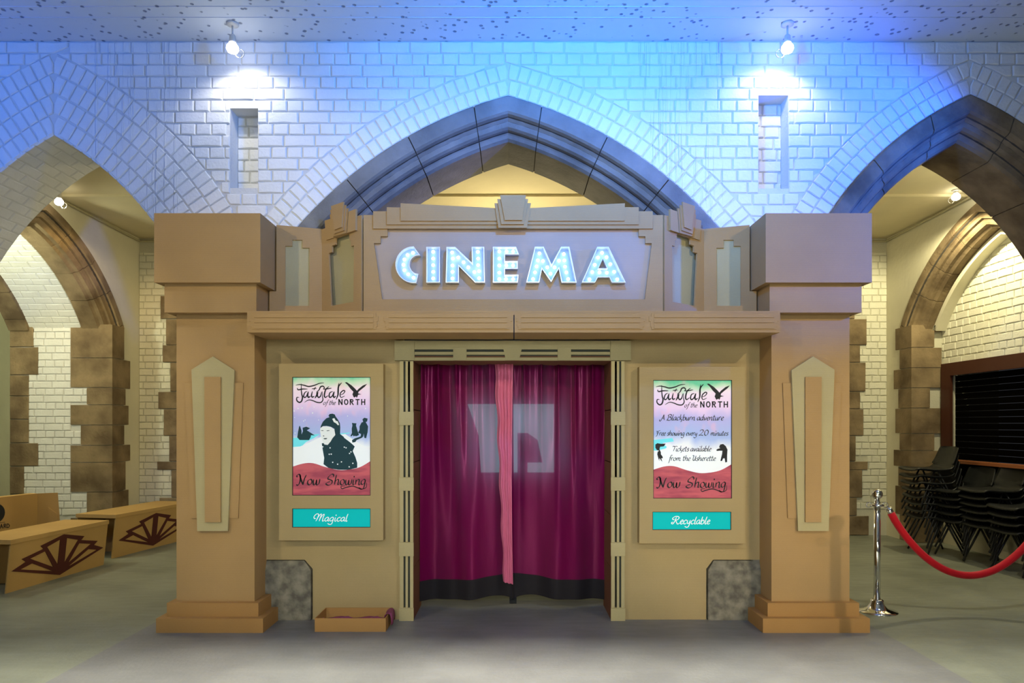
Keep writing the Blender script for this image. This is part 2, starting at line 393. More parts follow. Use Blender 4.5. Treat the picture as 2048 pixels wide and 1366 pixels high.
def sweep(ar, prof, limbs, n=8, gap=.004):
    """stone block: prof closed list of (d, w); limbs = list of (side, f0, f1) with f 0 at springing, 1 at apex"""
    V = []; F = []; K = len(prof); rows = []
    def row(side, f, off=0):
        out = []
        for d, w in prof:
            r = ar.r-d; t0 = ar.th_spring(ar.r, ar.hs); t1 = ar.th_apex(r) if f > .93 else ar.th_apex(ar.r)
            # blend so that joints are radial and the apex is mitred
            tb = ar.th_apex(ar.r); t = t0+(tb-t0)*f
            k = max(0, (f-.6)/.4); t += (ar.th_apex(r)-tb)*k
            t += off/r
            u, v = ar.pt(side, t, r); out.append((u, v, w))
        return out
    if len(limbs) == 2:
        (s0, a0, _), (s1, a1, _) = limbs
        for i in range(n): rows.append(row(s0, a0+(1-a0)*i/n, gap if i == 0 else 0))
        rows.append(row(s0, 1))
        for i in range(n-1, -1, -1): rows.append(row(s1, a1+(1-a1)*i/n, gap if i == 0 else 0))
    else:
        s0, a, b = limbs[0]
        for i in range(n+1): rows.append(row(s0, a+(b-a)*i/n, gap if i == 0 else (-gap if i == n else 0)))
    for r_ in rows: V += r_
    for i in range(len(rows)-1):
        for k in range(K): k2 = (k+1) % K; F.append((i*K+k, i*K+k2, (i+1)*K+k2, (i+1)*K+k))
    F.append(tuple(range(K))); F.append(tuple((len(rows)-1)*K+k for k in range(K)))
    return V, F
def struct(g, name, m, frame=None, smooth=False):
    o = g.out(name, m, None, smooth, kind='structure')
    if frame: o.matrix_world = frame.mat
    return o
# ================================================================== SETTING
YF = 5.33; YB = 9.40; XS = 5.15; T = .64
FW = plane_y(YF)
AC = Arch(-.04, .84, EYE-.60, 3.28, 2.03)      # centre stone arch, outer edge
AR = Arch(3.57, 1.0, EYE+.289, 2.5, 1.50)      # right stone arch
AL = Arch(-3.59, 1.176, EYE+.139, 2.437, 1.262)  # left brick arch (opening edge)
CEIL = 4.52; CB = 4.12
struct(G().box(-9, 9, -4.2, 10.8, -.12, 0), 'floor', M['floor'])
o = struct(G().box(-2.75, 2.70, 2.2, 5.9, .0005, .004), 'trim_floor_sheet', M['sheet'])
o.name = 'trim_1'
struct(G().box(-7.4, 7.4, -4.2, YF+.02, CEIL, CEIL+.15), 'ceiling', M['ceiling'])
g = G()
for y in (4.89, 5.02, 4.72, 4.5, 4.2): g.box(-7.3, 7.3, y, y+.006, CEIL-.004, CEIL+.01)
g.out('board_mark', M['ceiling'], bpy.data.objects['ceiling'], kind='stuff')
g = G().box(-8.6, 7.4, YF+.02, 7.68, CB, CB+.2).box(-8.6, 7.4, 7.68, 10.6, CB-.03, CB+.2)
o = struct(g, 'ceiling_back', M['backceiling'])
struct(G().box(-7.4, -7.2, -4.2, YF, 0, CEIL), 'wall_left', M['darkwall'])
struct(G().box(7.2, 7.4, -4.2, YF, 0, CEIL), 'wall_right', M['darkwall'])
struct(G().box(-7.4, 7.4, -4.4, -4.2, 0, CEIL), 'wall_rear', M['darkwall'])
struct(G().box(-7.2, 7.2, -.60, -.25, 3.60, CEIL), 'trim_2', M['mortar'])   # unseen overhead beam, added to cut the room light across the floor
# ---- front wall substrate
niches = [(-2.225, -1.995, 2.6+EYE-2.6+1.86, 4.0), (1.93, 2.15, EYE+1.86, 4.10)]
nl = (X(459, YF), X(515, YF), EYE+(850-375)/256.2, EYE+(850-215)/256.2)
nr = (X(1518, YF), X(1578, YF), EYE+(850-376)/256.2, EYE+(850-189)/256.2)
outer = [(-7.3, 0), (-7.3, CEIL), (7.3, CEIL), (7.3, 0)]
def openings(arches, ds):
    P = [(7.3, CEIL), (7.3, 0)]
    for ar, d in sorted(zip(arches, ds), key=lambda t: -t[0].a): P += ar.outline(d)
    return [(-7.3, 0), (-7.3, CEIL)]+P
outl = openings([AC, AR, AL], [.0, .0, 0])
g = G().prism(outl, -.012, -.17, holes=[rect(*nl), rect(*nr)])
g.prism(outl, -.17, -T)
wf = struct(g, 'wall_front', M['mortar'], FW)
RW = .125
AC2 = Arch(AC.a, AC.cx, AC.cz, AC.r+2*RW, AC.hs+2*RW)
AR2 = Arch(AR.a, AR.cx, AR.cz, AR.r+2*RW, AR.hs+2*RW)
AL4 = Arch(AL.a, AL.cx, AL.cz, AL.r+4*.142, AL.hs+4*.142)
bCL, bCR = -2.19, 2.02      # valley lines where neighbouring rings meet
items = courses(-5.6, 5.6, 2.60, CEIL-.001, holes=[nl, nr], arches=[AC2, AR2, AL4])
items = [it for it in items if not (it[0] == 'full' and False)]
def infrm(c): return -4.05 < c[0] < 4.05 and c[1] > 3.0
# drop whatever falls inside the ring zones
def keep(it):
    c = (it[1], it[2]) if it[0] == 'full' else (sum(p[0] for p in it[1])/len(it[1]), sum(p[1] for p in it[1])/len(it[1]))
    for ar in (AC2, AR2, AL4):
        side = 1 if c[0] > ar.a else -1
        if math.hypot(c[0]-(ar.a-side*ar.cx), c[1]-ar.cz) < ar.r and abs(c[0]-ar.a) < ar.hs: return False
    return True
emit(wf, [it for it in items if keep(it)], M['brick'], vis=infrm)
def ring_obj(n, ar, base_d, widths, bis, name):
    o = struct(G().prism([(ar.a-.02, ar.apex_v()+.03), (ar.a+.02, ar.apex_v()+.03), (ar.a, ar.apex_v()+.06)], -.02, -.03), name, M['mortar'], FW)
    its = []; d = -sum(widths)
    for w in widths:
        its += ring(ar, d+base_d, w, bis=bis); d += w
    vis = lambda c: c[1] > 2.95 and abs(c[0]) < 5.2
    emit(o, [i for i in its if vis((i[1][0][0], i[1][0][1]))], M['brick']); return o
ring_obj(3, AC, 0, [RW, RW], [(bCL, 1), (bCR, -1)], 'trim_3')
ring_obj(4, AR, 0, [RW, RW], [(bCR, 1)], 'trim_4')
t5 = ring_obj(5, AL, 0, [.142]*4, [(bCL, -1)], 'trim_5')
# soffit bricks of the left arch (painted)
def soffit(ar, d, w0, w1, n_w, sides=(1, -1), pitch=.088, gap=.010, lift=.006):
    its = []; r = ar.r-d; t0 = ar.th_spring(r, ar.hs-d); t1 = ar.th_apex(r); n = round((t1-t0)*r/pitch)
    L = (w1-w0)/n_w
    for side in sides:
        for i in range(n):
            a = t0+(t1-t0)*i/n; b = t0+(t1-t0)*(i+1)/n; am = (a+b)/2
            c = Vector((*ar.pt(side, am, r-lift), 0)); nrm = Vector((-side*math.cos(am), -math.sin(am), 0))
            tg = Vector((-side*math.sin(am), math.cos(am), 0)); hw = (b-a)*r/2-gap/2
            off = L/2 if i % 2 else 0
            ws = [w0]+[w0+off+L*k for k in range(0 if off else 1, n_w+1) if w0+off+L*k < w1-.01]+[w1]
            for k in range(len(ws)-1):
                if ws[k+1]-ws[k] < .03: continue
                vs, fs = brick_geo(rect(-hw, hw, ws[k]+gap/2, ws[k+1]-gap/2), 0, .03)
                its.append(('geo', [c+tg*x+Vector((0, 0, 1))*y+nrm*z for x, y, z in vs], fs, hw*(ws[k+1]-ws[k]), (c.x, c.y)))
    return its
t6 = struct(G().box(AL.a-.01, AL.a+.01, AL.apex_v()-.002, AL.apex_v()+.01, -T+.02, -T+.04), 'trim_6', M['mortar'], FW)
emit(t6, soffit(AL, 0, -T+.002, -.002, 3), M['brick'])
# niche backs get bricks
for nn, nm in ((nl, 'trim_7'), (nr, 'trim_8')):
    o = struct(G().prism(rect(*nn), -.168, -.2), nm, M['mortar'], FW)
    for it in courses(nn[0], nn[1], nn[2], nn[3]-.005):
        p = it[1] if it[0] == 'poly' else [(it[1]+x, it[2]+y) for x, y in rect(-it[3]/2, it[3]/2, -it[4]/2, it[4]/2)]
        link('brick', mesh('brick', *brick_geo(p, -.155)), M['brick'], o)
# ---- stone arches
PROF = [(0, -.02), (0, .004), (.012, .010), (.115, .006), (.13, -.01), (.14, -.045), (.165, -.07), (.20, -.078), (.215, -.10), (.222, -.13), (.235, -.14), (.26, -.15), (.278, -.175), (.28, -.22), (.28, -T), (0, -T)]
CORE = [(.012, -.03), (.012, -.006), (.12, -.008), (.15, -.06), (.21, -.10), (.235, -.155), (.268, -.20), (.268, -T), (.012, -T)]
def stone_arch(name, ar, fl, fr, m, frame=FW, prof=PROF, core=CORE, hs_jamb=True, extra=None):
    """fl / fr: joint fractions on left and right limbs, ascending"""
    th0 = ar.th_spring(ar.r, ar.hs)
    vs, fs = sweep(ar, core, [(1, 0, 1)], 20, 0); v2, f2 = sweep(ar, core, [(-1, 0, 1)], 20, 0)
    g = G().add(vs, fs).add(v2, f2); root = struct(g, name, M['joint'], frame)
    for side, fj in ((-1, fl), (1, fr)):
        for a, b in zip([0]+fj[:-1], fj):
            if b-a > .01: G().add(*sweep(ar, prof, [(side, a, b)], 6)).out('stone', m, root)
    G().add(*sweep(ar, prof, [(-1, fl[-1], 1), (1, fr[-1], 1)], 6)).out('stone', m, root)
    return root
def frac(ar, dx, dv=None):
    """joint fraction of the outer edge at horizontal distance dx from the apex"""
    t0 = ar.th_spring(ar.r, ar.hs); t1 = ar.th_apex(ar.r); t = math.acos((dx+ar.cx)/ar.r); return (t-t0)/(t1-t0)
sC = [frac(AC, 1.72), frac(AC, 1.26), frac(AC, .78), frac(AC, .265)]
a9 = stone_arch('trim_9', AC, sC, sC, M['greystone'])
# jambs of the centre arch hidden behind the cardboard, down to the pier bases
def upright(ar, prof, side):
    t = ar.th_spring(ar.r, ar.hs); top = ar.cz+ar.r*math.sin(t)
    return G().add([(ar.a+side*(ar.hs-d), v, w) for v in (0, top) for d, w in prof],
                   [(k, (k+1) % len(prof), len(prof)+(k+1) % len(prof), len(prof)+k) for k in range(len(prof))])
for s in (-1, 1): upright(AC, PROF, s).out('stone', M['greystone'], a9)
sR = [frac(AR, 1.25), frac(AR, .757), frac(AR, .316)]
a10 = stone_arch('trim_10', AR, sR, [frac(AR, 1.25), frac(AR, .80), frac(AR, .34)], M['stone'])
for s in (-1, 1): upright(AR, PROF, s).out('stone', M['stone'], a10)
# pier base stones poking through the facade
for s, xs in ((-1, (X(537, YF), X(609, YF), X(624, YF))), (1, (X(1514, YF), X(1427, YF), X(1414, YF)))):
    xo, xi, xi2 = xs; zt = Z(1121, YF); zc = Z(1139, YF)
    a, b = min(xo-s*-.28, xi2), max(xo+s*.28, xi2)
    xo2 = xo+s*.25; y0 = YF-.035; g = G()
    lo = [(xo2, y0, .005), (xi2, y0, .005), (xi2, y0, zc), (xo2, y0, zc)]
    g.add([(xo2, y0, .005), (xi2, y0, .005), (xi2, y0+.4, .005), (xo2, y0+.4, .005),
           (xo2, y0, zc), (xi2, y0, zc), (xi2, y0+.4, zc), (xo2, y0+.4, zc),
           (xo2, y0+.03, zt), (xi, y0+.03, zt), (xi, y0+.4, zt), (xo2, y0+.4, zt)],
          [(0,1,2,3),(0,1,5,4),(1,2,6,5),(2,3,7,6),(3,0,4,7),(4,5,9,8),(5,6,10,9),(6,7,11,10),(7,4,8,11),(8,9,10,11)])
    g.out('base_stone', M['basestone'], None, kind='structure').name = 'trim_%d' % (11 if s < 0 else 12)
# ---- back bay: back wall with quoins
BW = plane_y(YB)
g = G()
for s in (-1, 1): g.prism(rect(*sorted((s*4.55, s*(XS+.3))), 0, CB), -.012, -.5)
g.prism(rect(-4.6, 4.6, 3.35, CB), -.012, -.5)
wb = struct(g, 'wall_back', M['creammortar'], BW)
struct(G().box(-8.6, 7.4, 10.4, 10.6, 0, CB+.1), 'wall_far', M['plaster'])
quo = {}
zs = [0.0, .27, .52, .90, 1.02, 1.37, 1.74, 1.98, 2.38, 2.62, 2.98, 3.30]
for s in (-1, 1):
    its = courses(*sorted((s*4.6, s*XS)), .36, 3.9, pitch=.092)
    qs = []
    for i in range(len(zs)-1):
        wd = [.30, .42, .20, .46, .24, .34, .44, .22, .36, .30, .40][(i+(0 if s < 0 else 3)) % 11]
        qs.append((zs[i], zs[i+1], 4.55+wd*.75))
    out = []
    for it in its:
        p = it[1] if it[0] == 'poly' else [(it[1]+x, it[2]+y) for x, y in rect(-it[3]/2, it[3]/2, -it[4]/2, it[4]/2)]
        cv = sum(q[1] for q in p)/len(p); lim = max([q[2] for q in qs if q[0]-.03 < cv < q[1]+.03] or [4.55])
        p = clip(p, s*lim, 0, s, 0)
        if len(p) > 2 and area(p) > .001: out.append(('poly', p))
    emit(wb, out, M['creambrick'], limit=150)
    for a, b, lim in qs:
        u0, u1 = sorted((s*4.55, s*lim))
        g = G().add(*brick_geo(rect(u0, u1, a+.004, b-.004), .012, .5, .006)); g.out('stone', M['stone'], wb)
# ---- side walls with arches
AS = Arch(7.52, .595, EYE+.15, 2.386, 1.50)
SL = Frame((-XS, 0, 0), (0, 1, 0), (1, 0, 0))
SR = Frame((XS, 0, 0), (0, -1, 0), (-1, 0, 0))
ASR = Arch(-7.57, AS.cx, AS.cz, AS.r, AS.hs)
PROFS = [(0, -.02), (0, .012), (.09, .010), (.10, -.015), (.125, -.04), (.16, -.05), (.17, -.075), (.20, -.085), (.225, -.10), (.235, -.14), (.262, -.17), (.262, -.38), (.02, -.38), (.02, -.28), (0, -.28)]
CORES = [(.01, -.03), (.01, 0), (.09, 0), (.13, -.05), (.20, -.10), (.225, -.15), (.252, -.18), (.252, -.37), (.03, -.37), (.03, -.26), (.01, -.26)]
def side_wall(name, frame, ar, thick, m):
    us = sorted([frame.u.y*(YF+T-.02), frame.u.y*(YB+.02)])
    out = [(us[0], 0), (us[0], CB+.02), (us[1], CB+.02), (us[1], 0)]+ar.outline(0)
    return struct(G().prism(out, 0, -thick), name, m, frame)
swl = side_wall('wall_bay_left', SL, AS, .28, M['plaster'])
swr = side_wall('wall_bay_right', SR, ASR, .28, M['plaster'])
sj = [.02, .27, .50, .76]
sal = stone_arch('trim_13', AS, sj, sj, M['stone'], SL, PROFS, CORES)
sar = stone_arch('trim_14', ASR, sj, sj, M['stone'], SR, PROFS, CORES)
def jamb(root, frame, ar, side, rl, seed, m):
    """quoins of a side arch: face on the wall plane and a return into the reveal"""
    lst = []; rr = random.Random(seed); z = 0; top = ar.cz+ar.r*math.sin(ar.th_spring(ar.r, ar.hs)); i = 0
    while z < top-.02:
        h = rr.choice([.26, .33, .38, .22]); h = min(h, top-z)
        if top-z-h < .12: h = top-z
        wide = [.0, .10, .03, .14][i % 4]; ret = [rl, rl*.60, rl, rl, rl*.75][i % 5]; lst.append((z, z+h, ret))
        u0, u1 = sorted((ar.a+side*(ar.hs-.27), ar.a+side*(ar.hs+wide)))
        G().prism(rect(u0, u1, z+.004, z+h-.004), .014, -ret).out('stone', m, root)
        z += h; i += 1
    u0, u1 = sorted((ar.a+side*(ar.hs-.245), ar.a+side*(ar.hs+.01)))
    G().prism(rect(u0, u1, 0, top), -.005, -.40).out('core', M['creammortar'], root)
    return lst
for sd, seed in ((1, 3), (-1, 5)):
    q_ = jamb(sal, SL, AS, sd, .52, seed, M['stone'])
    if sd == 1: JL = q_
for sd, seed in ((-1, 4), (1, 6)):
    jamb(sar, SR, ASR, sd, .375, seed, M['stone'])
# left: deep tunnel arch, painted brick reveal and soffit
d_in = .25
outT = [(5.9, 0), (5.9, CB), (9.42, CB), (9.42, 0)]+AS.outline(d_in)
tun = struct(G().prism(outT, -.27, -1.30), 'wall_passage', M['mortar'], SL)
emit(tun, soffit(AS, d_in, -1.06, -.385, 3, sides=(1, -1)), M['brick'], limit=150)
RVY = AS.a+AS.hs-d_in
FRV = plane_y(RVY-.004)
rv = struct(G().prism(rect(-XS-1.30, -XS-.28, 0, 2.86), -.0, -.02), 'wall_reveal', M['mortar'], FRV)
its = []
rr = random.Random(2); bounds = []
z = 0
while z < 2.86:
    h = rr.choice([.27, .36, .30]); bounds.append((z, z+h, rr.choice([.30, .42, .50, .36]), rr.choice([1.22, 1.10, 1.16, 1.04]))); z += h
for it in courses(-XS-1.3, -XS-.2, .36, 2.86, pitch=.0905):
    p = it[1] if it[0] == 'poly' else [(it[1]+x, it[2]+y) for x, y in rect(-it[3]/2, it[3]/2, -it[4]/2, it[4]/2)]
    cv = sum(q[1] for q in p)/len(p); b = [q for q in bounds if q[0] <= cv < q[1]]
    if not b: continue
    b = b[0]; p = clip(p, -XS-max([q[2] for q in JL if q[0]-.03 < cv < q[1]+.03] or [.3])-.004, 0, -1, 0)
    if len(p) > 2: p = clip(p, -XS-b[3]+.1, 0, 1, 0)
    if len(p) > 2 and area(p) > .001: its.append(('poly', [(x, y) for x, y in p]))
rvb = empty('brickwork_root')
bpy.data.objects.remove(rvb)
for it in its: it_ = it
def lift(its, w): 
    out = []
    for it in its:
        vs, fs = brick_geo(it[1], w); out.append(('geo', vs, fs, area(it[1]), it[1][0]))
    return out
emit(rv, lift(its, .014), M['brick'])
for a, b, near, far in bounds:
    b = min(b, 2.86)
    G().add(*brick_geo(rect(-XS-1.30, -XS-far+.1, a+.004, b-.004), .02, .06)).out('stone', M['stone'], rv)
# far stone order of the tunnel
FS = Frame((-XS-1.05, 0, 0), (0, 1, 0), (1, 0, 0))
AT = Arch(AS.a, AS.cx, AS.cz, AS.r-d_in+.005, AS.hs-d_in+.005)
PT = [(0, 0), (.05, .0), (.05, -.25), (0, -.25)]
CT = [(0.0, -.01), (.04, -.01), (.04, -.24), (0, -.24)]
stone_arch('trim_15', AT, [.1, .34, .58, .8], [.1, .34, .58, .8], M['stone'], FS, PT, CT)
struct(G().box(-8.8, -8.6, 5.3, 10.6, 0, CB), 'wall_passage_end', M['plaster'])
struct(G().box(-8.8, -6.45, 5.1, 5.3, 0, CB), 'wall_passage_front', M['plaster'])
# right: infill wall with serving hatch
XI = 5.54
FI = Frame((XI, 0, 0), (0, -1, 0), (-1, 0, 0))
hat = rect(-8.60, -6.3, 1.06, 2.28)
inf = struct(G().prism([(-9.1, 0), (-5.8, 0), (-5.8, CB), (-9.1, CB)], -.012, -.2, holes=[hat]), 'wall_hatch', M['creammortar'], FI)
ASI = Arch(ASR.a, ASR.cx, ASR.cz, ASR.r-.2, ASR.hs-.2)
its = [i for i in courses(-8.85, -6.25, 2.29, 3.95, pitch=.0905)]
emit(inf, its, M['creambrick'])
# cream soffit strip between stone and infill
g = G(); P = ASR.outline(.27, 16, 2.80); Q = ASR.outline(.33, 16, 2.80)
strip = P+Q[::-1]
struct(G().prism(P+Q[::-1], -.26, -.40), 'trim_16', M['plaster'], FI and SR)
hatch = empty('serving_hatch', (XI, -0+7.45, 1.06), label='dark serving hatch with brown timber frame and black roller shutter behind the chairs', cat='hatch')
def ho(g, n, m, **k):
    o = g.out(n, m, None, **k); o.parent = hatch; o.matrix_parent_inverse = Matrix.Translation(-hatch.location); return o
g = G().box(XI-.05, XI-.013, 6.25, 8.76, 2.14, 2.30); ho(g, 'header', M['frame'])
ho(G().box(XI-.05, XI-.013, 8.58, 8.76, 1.09, 2.14), 'jamb', M['frame'])
ho(G().box(XI-.05, XI-.013, 6.25, 6.37, 1.09, 2.14), 'jamb', M['frame'])
ho(G().box(XI-.16, XI-.013, 6.25, 8.66, 1.055, 1.09), 'ledge', M['ledge'])
for k in range(14):
    z = 1.09+k*.075; ho(G().box(XI+.03, XI+.045, 6.305, 8.595, z+.003, z+.072), 'slat', M['shutter'])
ho(G().box(XI-.03, XI-.013, 6.25, 8.62, .34, 1.055), 'lower_panel', M['shutter'])
# pipe along the wall/ceiling junction
for s in (-1, 1):
    g = G().tube([(s*(XS-.03), 6.4, CB-.06), (s*(XS-.03), 7.6, CB-.05), (s*(XS-.03), YB-.05, CB-.075)], .014).tube([(s*(XS-.03), YB-.04, CB-.08), (s*4.3, YB-.04, CB-.08)], .014)
    g.out('cable_pipe', M['cable'], label='thin cream pipe along the top of the %s bay wall' % ('left' if s < 0 else 'right'), cat='pipe')
# ================================================================== FACADE
def to_world(frame): return lambda u, v, w: tuple(frame.mat @ Vector((u, v, w)))
def plate(parent, frame, poly, w0, w1, m, name, holes=(), **k):
    """flat board piece from w0 (front) back to w1"""
    g = G().prism(poly, w0, w1, holes); o = g.out(name, m, None, **k)
    o.parent = parent; o.matrix_parent_inverse = (Matrix.Translation(parent.location) @ parent.rotation_euler.to_matrix().to_4x4()).inverted()
    o.matrix_basis = frame.mat
    return o
def wbox(parent, x0, x1, y0, y1, z0, z1, m, name, **k):
    o = G().box(x0, x1, y0, y1, z0, z1).out(name, m, None, **k); o.parent = parent
    o.matrix_parent_inverse = (Matrix.Translation(parent.location) @ parent.rotation_euler.to_matrix().to_4x4()).inverted(); return o
# ---- pillars
for s in (-1, 1):
    cx = 2.212*s; nm = 'left' if s < 0 else 'right'
    other = 'beside the low cardboard tray' if s < 0 else 'beside the chrome stanchion'
    P = empty('cardboard_pillar', (cx, 5.15, 0), label='stepped brown cardboard pillar with shield ornament %s' % other, cat='pillar')
    wbox(P, cx-.39, cx+.39, 4.976, YF, .0, .109, M['cardbox'], 'lower_plinth')
    wbox(P, cx-.337, cx+.337, 5.026, YF-.002, .109, .209, M['cardbox'], 'upper_plinth')
    wbox(P, cx-.29, cx+.29, 5.076, YF-.004, .209, 2.36, M['card'], 'shaft')
    wbox(P, cx-.336, cx+.336, 4.99, YF-.002, 2.342, 2.551, M['card'], 'collar')
    wbox(P, cx-.384, cx+.384, 4.938, YF-.003, 2.551, 3.052, M['card'], 'capital')
    FPp = plane_y(5.076)
    # shield traced on the left pillar (zoom 3.4125, origin 350,690), mirrored for the right one
    def sp(l, w): 
        q = FPp.pts(l, w, 3.4125, 350, 690); return [(u if s < 0 else -u, v) for u, v in q]
    plate(P, FPp, sp([(65, 258), (465, 258), (430, 1182), (106, 1182)], .012), .012, .0, M['card'], 'wing_plate')
    plate(P, FPp, sp([(112, 168), (258, 78), (405, 172), (360, 1270), (152, 1270)], .030), .030, .012, M['card2'], 'shield_plate')
    plate(P, FPp, sp([(200, 218), (310, 218), (310, 1210), (203, 1210)], .045), .045, .030, M['card'], 'centre_strip')
# ---- canopy fascia
FC = plane_y(4.90)
Cn = empty('canopy', (0, 5.1, 2.184), label='shallow cardboard canopy with grooved fascia panels above the doorway', cat='canopy')
zt, zb = 2.338, 2.184
plate(Cn, FC, rect(-1.908, X(1027, 4.9), zb, zt), 0, -.41, M['card'], 'canopy_box')
plate(Cn, FC, rect(X(1029, 4.9), 1.918, zb, zt), 0, -.41, M['card'], 'canopy_box')
for x0, x1 in ((499, 757), (768, 1024), (1032, 1290), (1298, 1557)):
    a, b = X(x0, 4.9), X(x1, 4.9); t = zt-.014; st = .022
    pl = [(a+.018, t), (b-.018, t), (b-.018, t-.026), (b, t-.026), (b, t-.060), (b-.01, t-.060), (b-.01, t-.10), (b-.018, t-.10), (b-.018, t-.118), (a+.018, t-.118), (a+.018, t-.10), (a+.01, t-.10), (a+.01, t-.060), (a, t-.060), (a, t-.026), (a+.018, t-.026)]
    pnl = plate(Cn, FC, pl, .005, 0, M['card'], 'fascia_panel')
    for v0, v1 in ((t-.034, t-.006), (t-.070, t-.040), (t-.112, t-.076)):
        o = G().prism(rect(a+.035, b-.035, v0, v1), .0095, .005).out('strip', M['card'], pnl)
# ---- sign
YS = 5.08; FSn = plane_y(YS)
Sg = empty('cinema_sign', (0, YS, 2.338), label='cardboard marquee board with lit letters reading CINEMA and stepped keystone crest', cat='sign')
def sg(l, w): return FSn.pts(l, w, 3.4133, 720, 370)
hole = sg([(188, 298), (1903, 298), (1903, 350), (1948, 350), (1948, 397), (1992, 397), (1945, 780), (150, 780), (95, 397), (140, 397), (140, 350), (188, 350)], 0)
bx0, bx1 = X(727, YS), X(1326, YS); btop = Z(430, YS)
plate(Sg, FSn, rect(bx0, bx1, 2.338, btop), 0, -.018, M['card'], 'frame_board', holes=[hole])
plate(Sg, FSn, rect(bx0+.01, bx1-.01, 2.34, btop-.01), -.02, -.05, M['cardtint'], 'back_board')
plate(Sg, FSn, sg([(90, 180), (183, 180), (183, 210), (1903, 210), (1903, 180), (1998, 180), (1998, 298), (90, 298)], .01), .012, 0, M['card'], 'crest_layer')
plate(Sg, FSn, sg([(183, 152), (277, 154), (930, 190), (1160, 190), (1808, 152), (1903, 152), (1903, 270), (183, 270)], .02), .022, .012, M['card'], 'crest_layer')
plate(Sg, FSn, sg([(277, 125), (925, 158), (1165, 158), (1808, 125), (1806, 245), (278, 245)], .03), .032, .022, M['card'], 'crest_layer')
for i, pl in enumerate(([(918, 125), (1167, 125), (1140, 293), (945, 293)], [(937, 97), (1148, 97), (1118, 268), (965, 268)], [(956, 70), (1133, 70), (1107, 240), (988, 240)])):
    plate(Sg, FSn, sg(pl, .04+.012*i), .044+.012*i, .032+.012*i, M['card'], 'keystone_layer')
def offset(poly, d):
    n = len(poly); A = sum(poly[i][0]*poly[(i+1) % n][1]-poly[(i+1) % n][0]*poly[i][1] for i in range(n)); sg_ = 1 if A > 0 else -1; out = []
    for i in range(n):
        p0, p1, p2 = Vector(poly[i-1]), Vector(poly[i]), Vector(poly[(i+1) % n])
        e1 = (p1-p0).normalized(); e2 = (p2-p1).normalized(); n1 = Vector((-e1.y, e1.x))*sg_; n2 = Vector((-e2.y, e2.x))*sg_
        b = n1+n2; k = d*2/max(b.length_squared, .5); q = p1+b*k; out.append((q.x, q.y))
    return out
KA = 7.877
def arc(cx, cy, r, a0, a1, n=12): return [(cx+r*math.cos(math.radians(a0+(a1-a0)*i/n)), cy-r*math.sin(math.radians(a0+(a1-a0)*i/n))) for i in range(n+1)]
LET = {
 'C': (770, arc(450, 545, 288, 90, 262)+arc(535, 545, 148, 262, 98)[1:] if False else arc(452, 545, 290, 90, 278, 18)+[(528, 690)]+arc(535, 545, 147, 262, 82, 14)[1:], None,
       [(435, 350), (350, 385), (300, 455), (285, 540), (300, 625), (360, 690), (445, 745)]),
 'I': (770, [(650, 265), (865, 265), (865, 828), (650, 828)], None, [(755, y) for y in (335, 440, 545, 650, 755)]),
 'N': (770, [(968, 265), (1105, 265), (1370, 515), (1366, 265), (1562, 265), (1575, 828), (1420, 828), (1165, 570), (1162, 828), (955, 828)], None,
       [(1055, 345), (1065, 440), (1060, 550), (1060, 650), (1060, 755), (1150, 425), (1235, 500), (1310, 580), (1405, 655), (1460, 335), (1465, 440), (1465, 545), (1480, 640), (1480, 750)]),
 'E': (770, [(1700, 265), (2065, 265), (2110, 385), (1890, 385), (1890, 488), (2090, 488), (2090, 610), (1890, 610), (1890, 705), (2105, 705), (2090, 828), (1700, 828)], None,
       [(1800, y) for y in (330, 440, 550, 665, 765)]+[(1915, 330), (2018, 330), (1910, 550), (2018, 550), (1905, 765), (2018, 765)]),
 'M': (1020, [(393, 265), (530, 265), (655, 545), (805, 265), (935, 265), (1050, 828), (812, 828), (768, 610), (648, 820), (505, 615), (460, 828), (255, 828)], None,
       [(465, 360), (440, 470), (420, 565), (395, 660), (365, 765), (520, 480), (590, 580), (640, 680), (705, 580), (775, 475), (850, 370), (860, 470), (870, 570), (890, 660), (920, 765)]),
 'A': (1020, [(1375, 265), (1555, 265), (1825, 828), (1605, 828), (1565, 745), (1385, 745), (1340, 828), (1130, 828)], [(1462, 455), (1528, 602), (1395, 602)],
       [(1455, 350), (1390, 425), (1340, 540), (1300, 655), (1255, 770), (1525, 420), (1585, 530), (1645, 650), (1695, 770), (1415, 660), (1530, 665)])}
bulb_me = mesh('bulb', *(lambda q: (q.v, q.f))(G().lathe([(.004, -.008), (.0105, -.004), (.012, .0), (.0105, .004), (.004, .009), (.001, .010)], 8)), smooth=True); bulb_me.materials.append(M['bulb'])
for ch, (ox, poly, hl, bulbs) in LET.items():
    wf_ = .036
    P = FSn.pts(poly, wf_, KA, ox, 460); H = [FSn.pts(hl, wf_, KA, ox, 460)] if hl else []
    L0 = plate(Sg, FSn, P, .006-.02, -.02, M['letterface'], 'letter', holes=H)
    inn = offset(P, .006)
    G().prism(P, wf_, -.018, [inn]).out('rim', M['letter'], L0)
    if H:
        ho_ = offset(H[0], -.004); G().prism(ho_, wf_, -.018, H).out('rim', M['letter'], L0)
    for b in bulbs:
        u, v = FSn.px(ox+b[0]/KA, 460+b[1]/KA, .02); o = link('bulb', bulb_me, None, L0); o.location = (u, v, .004)
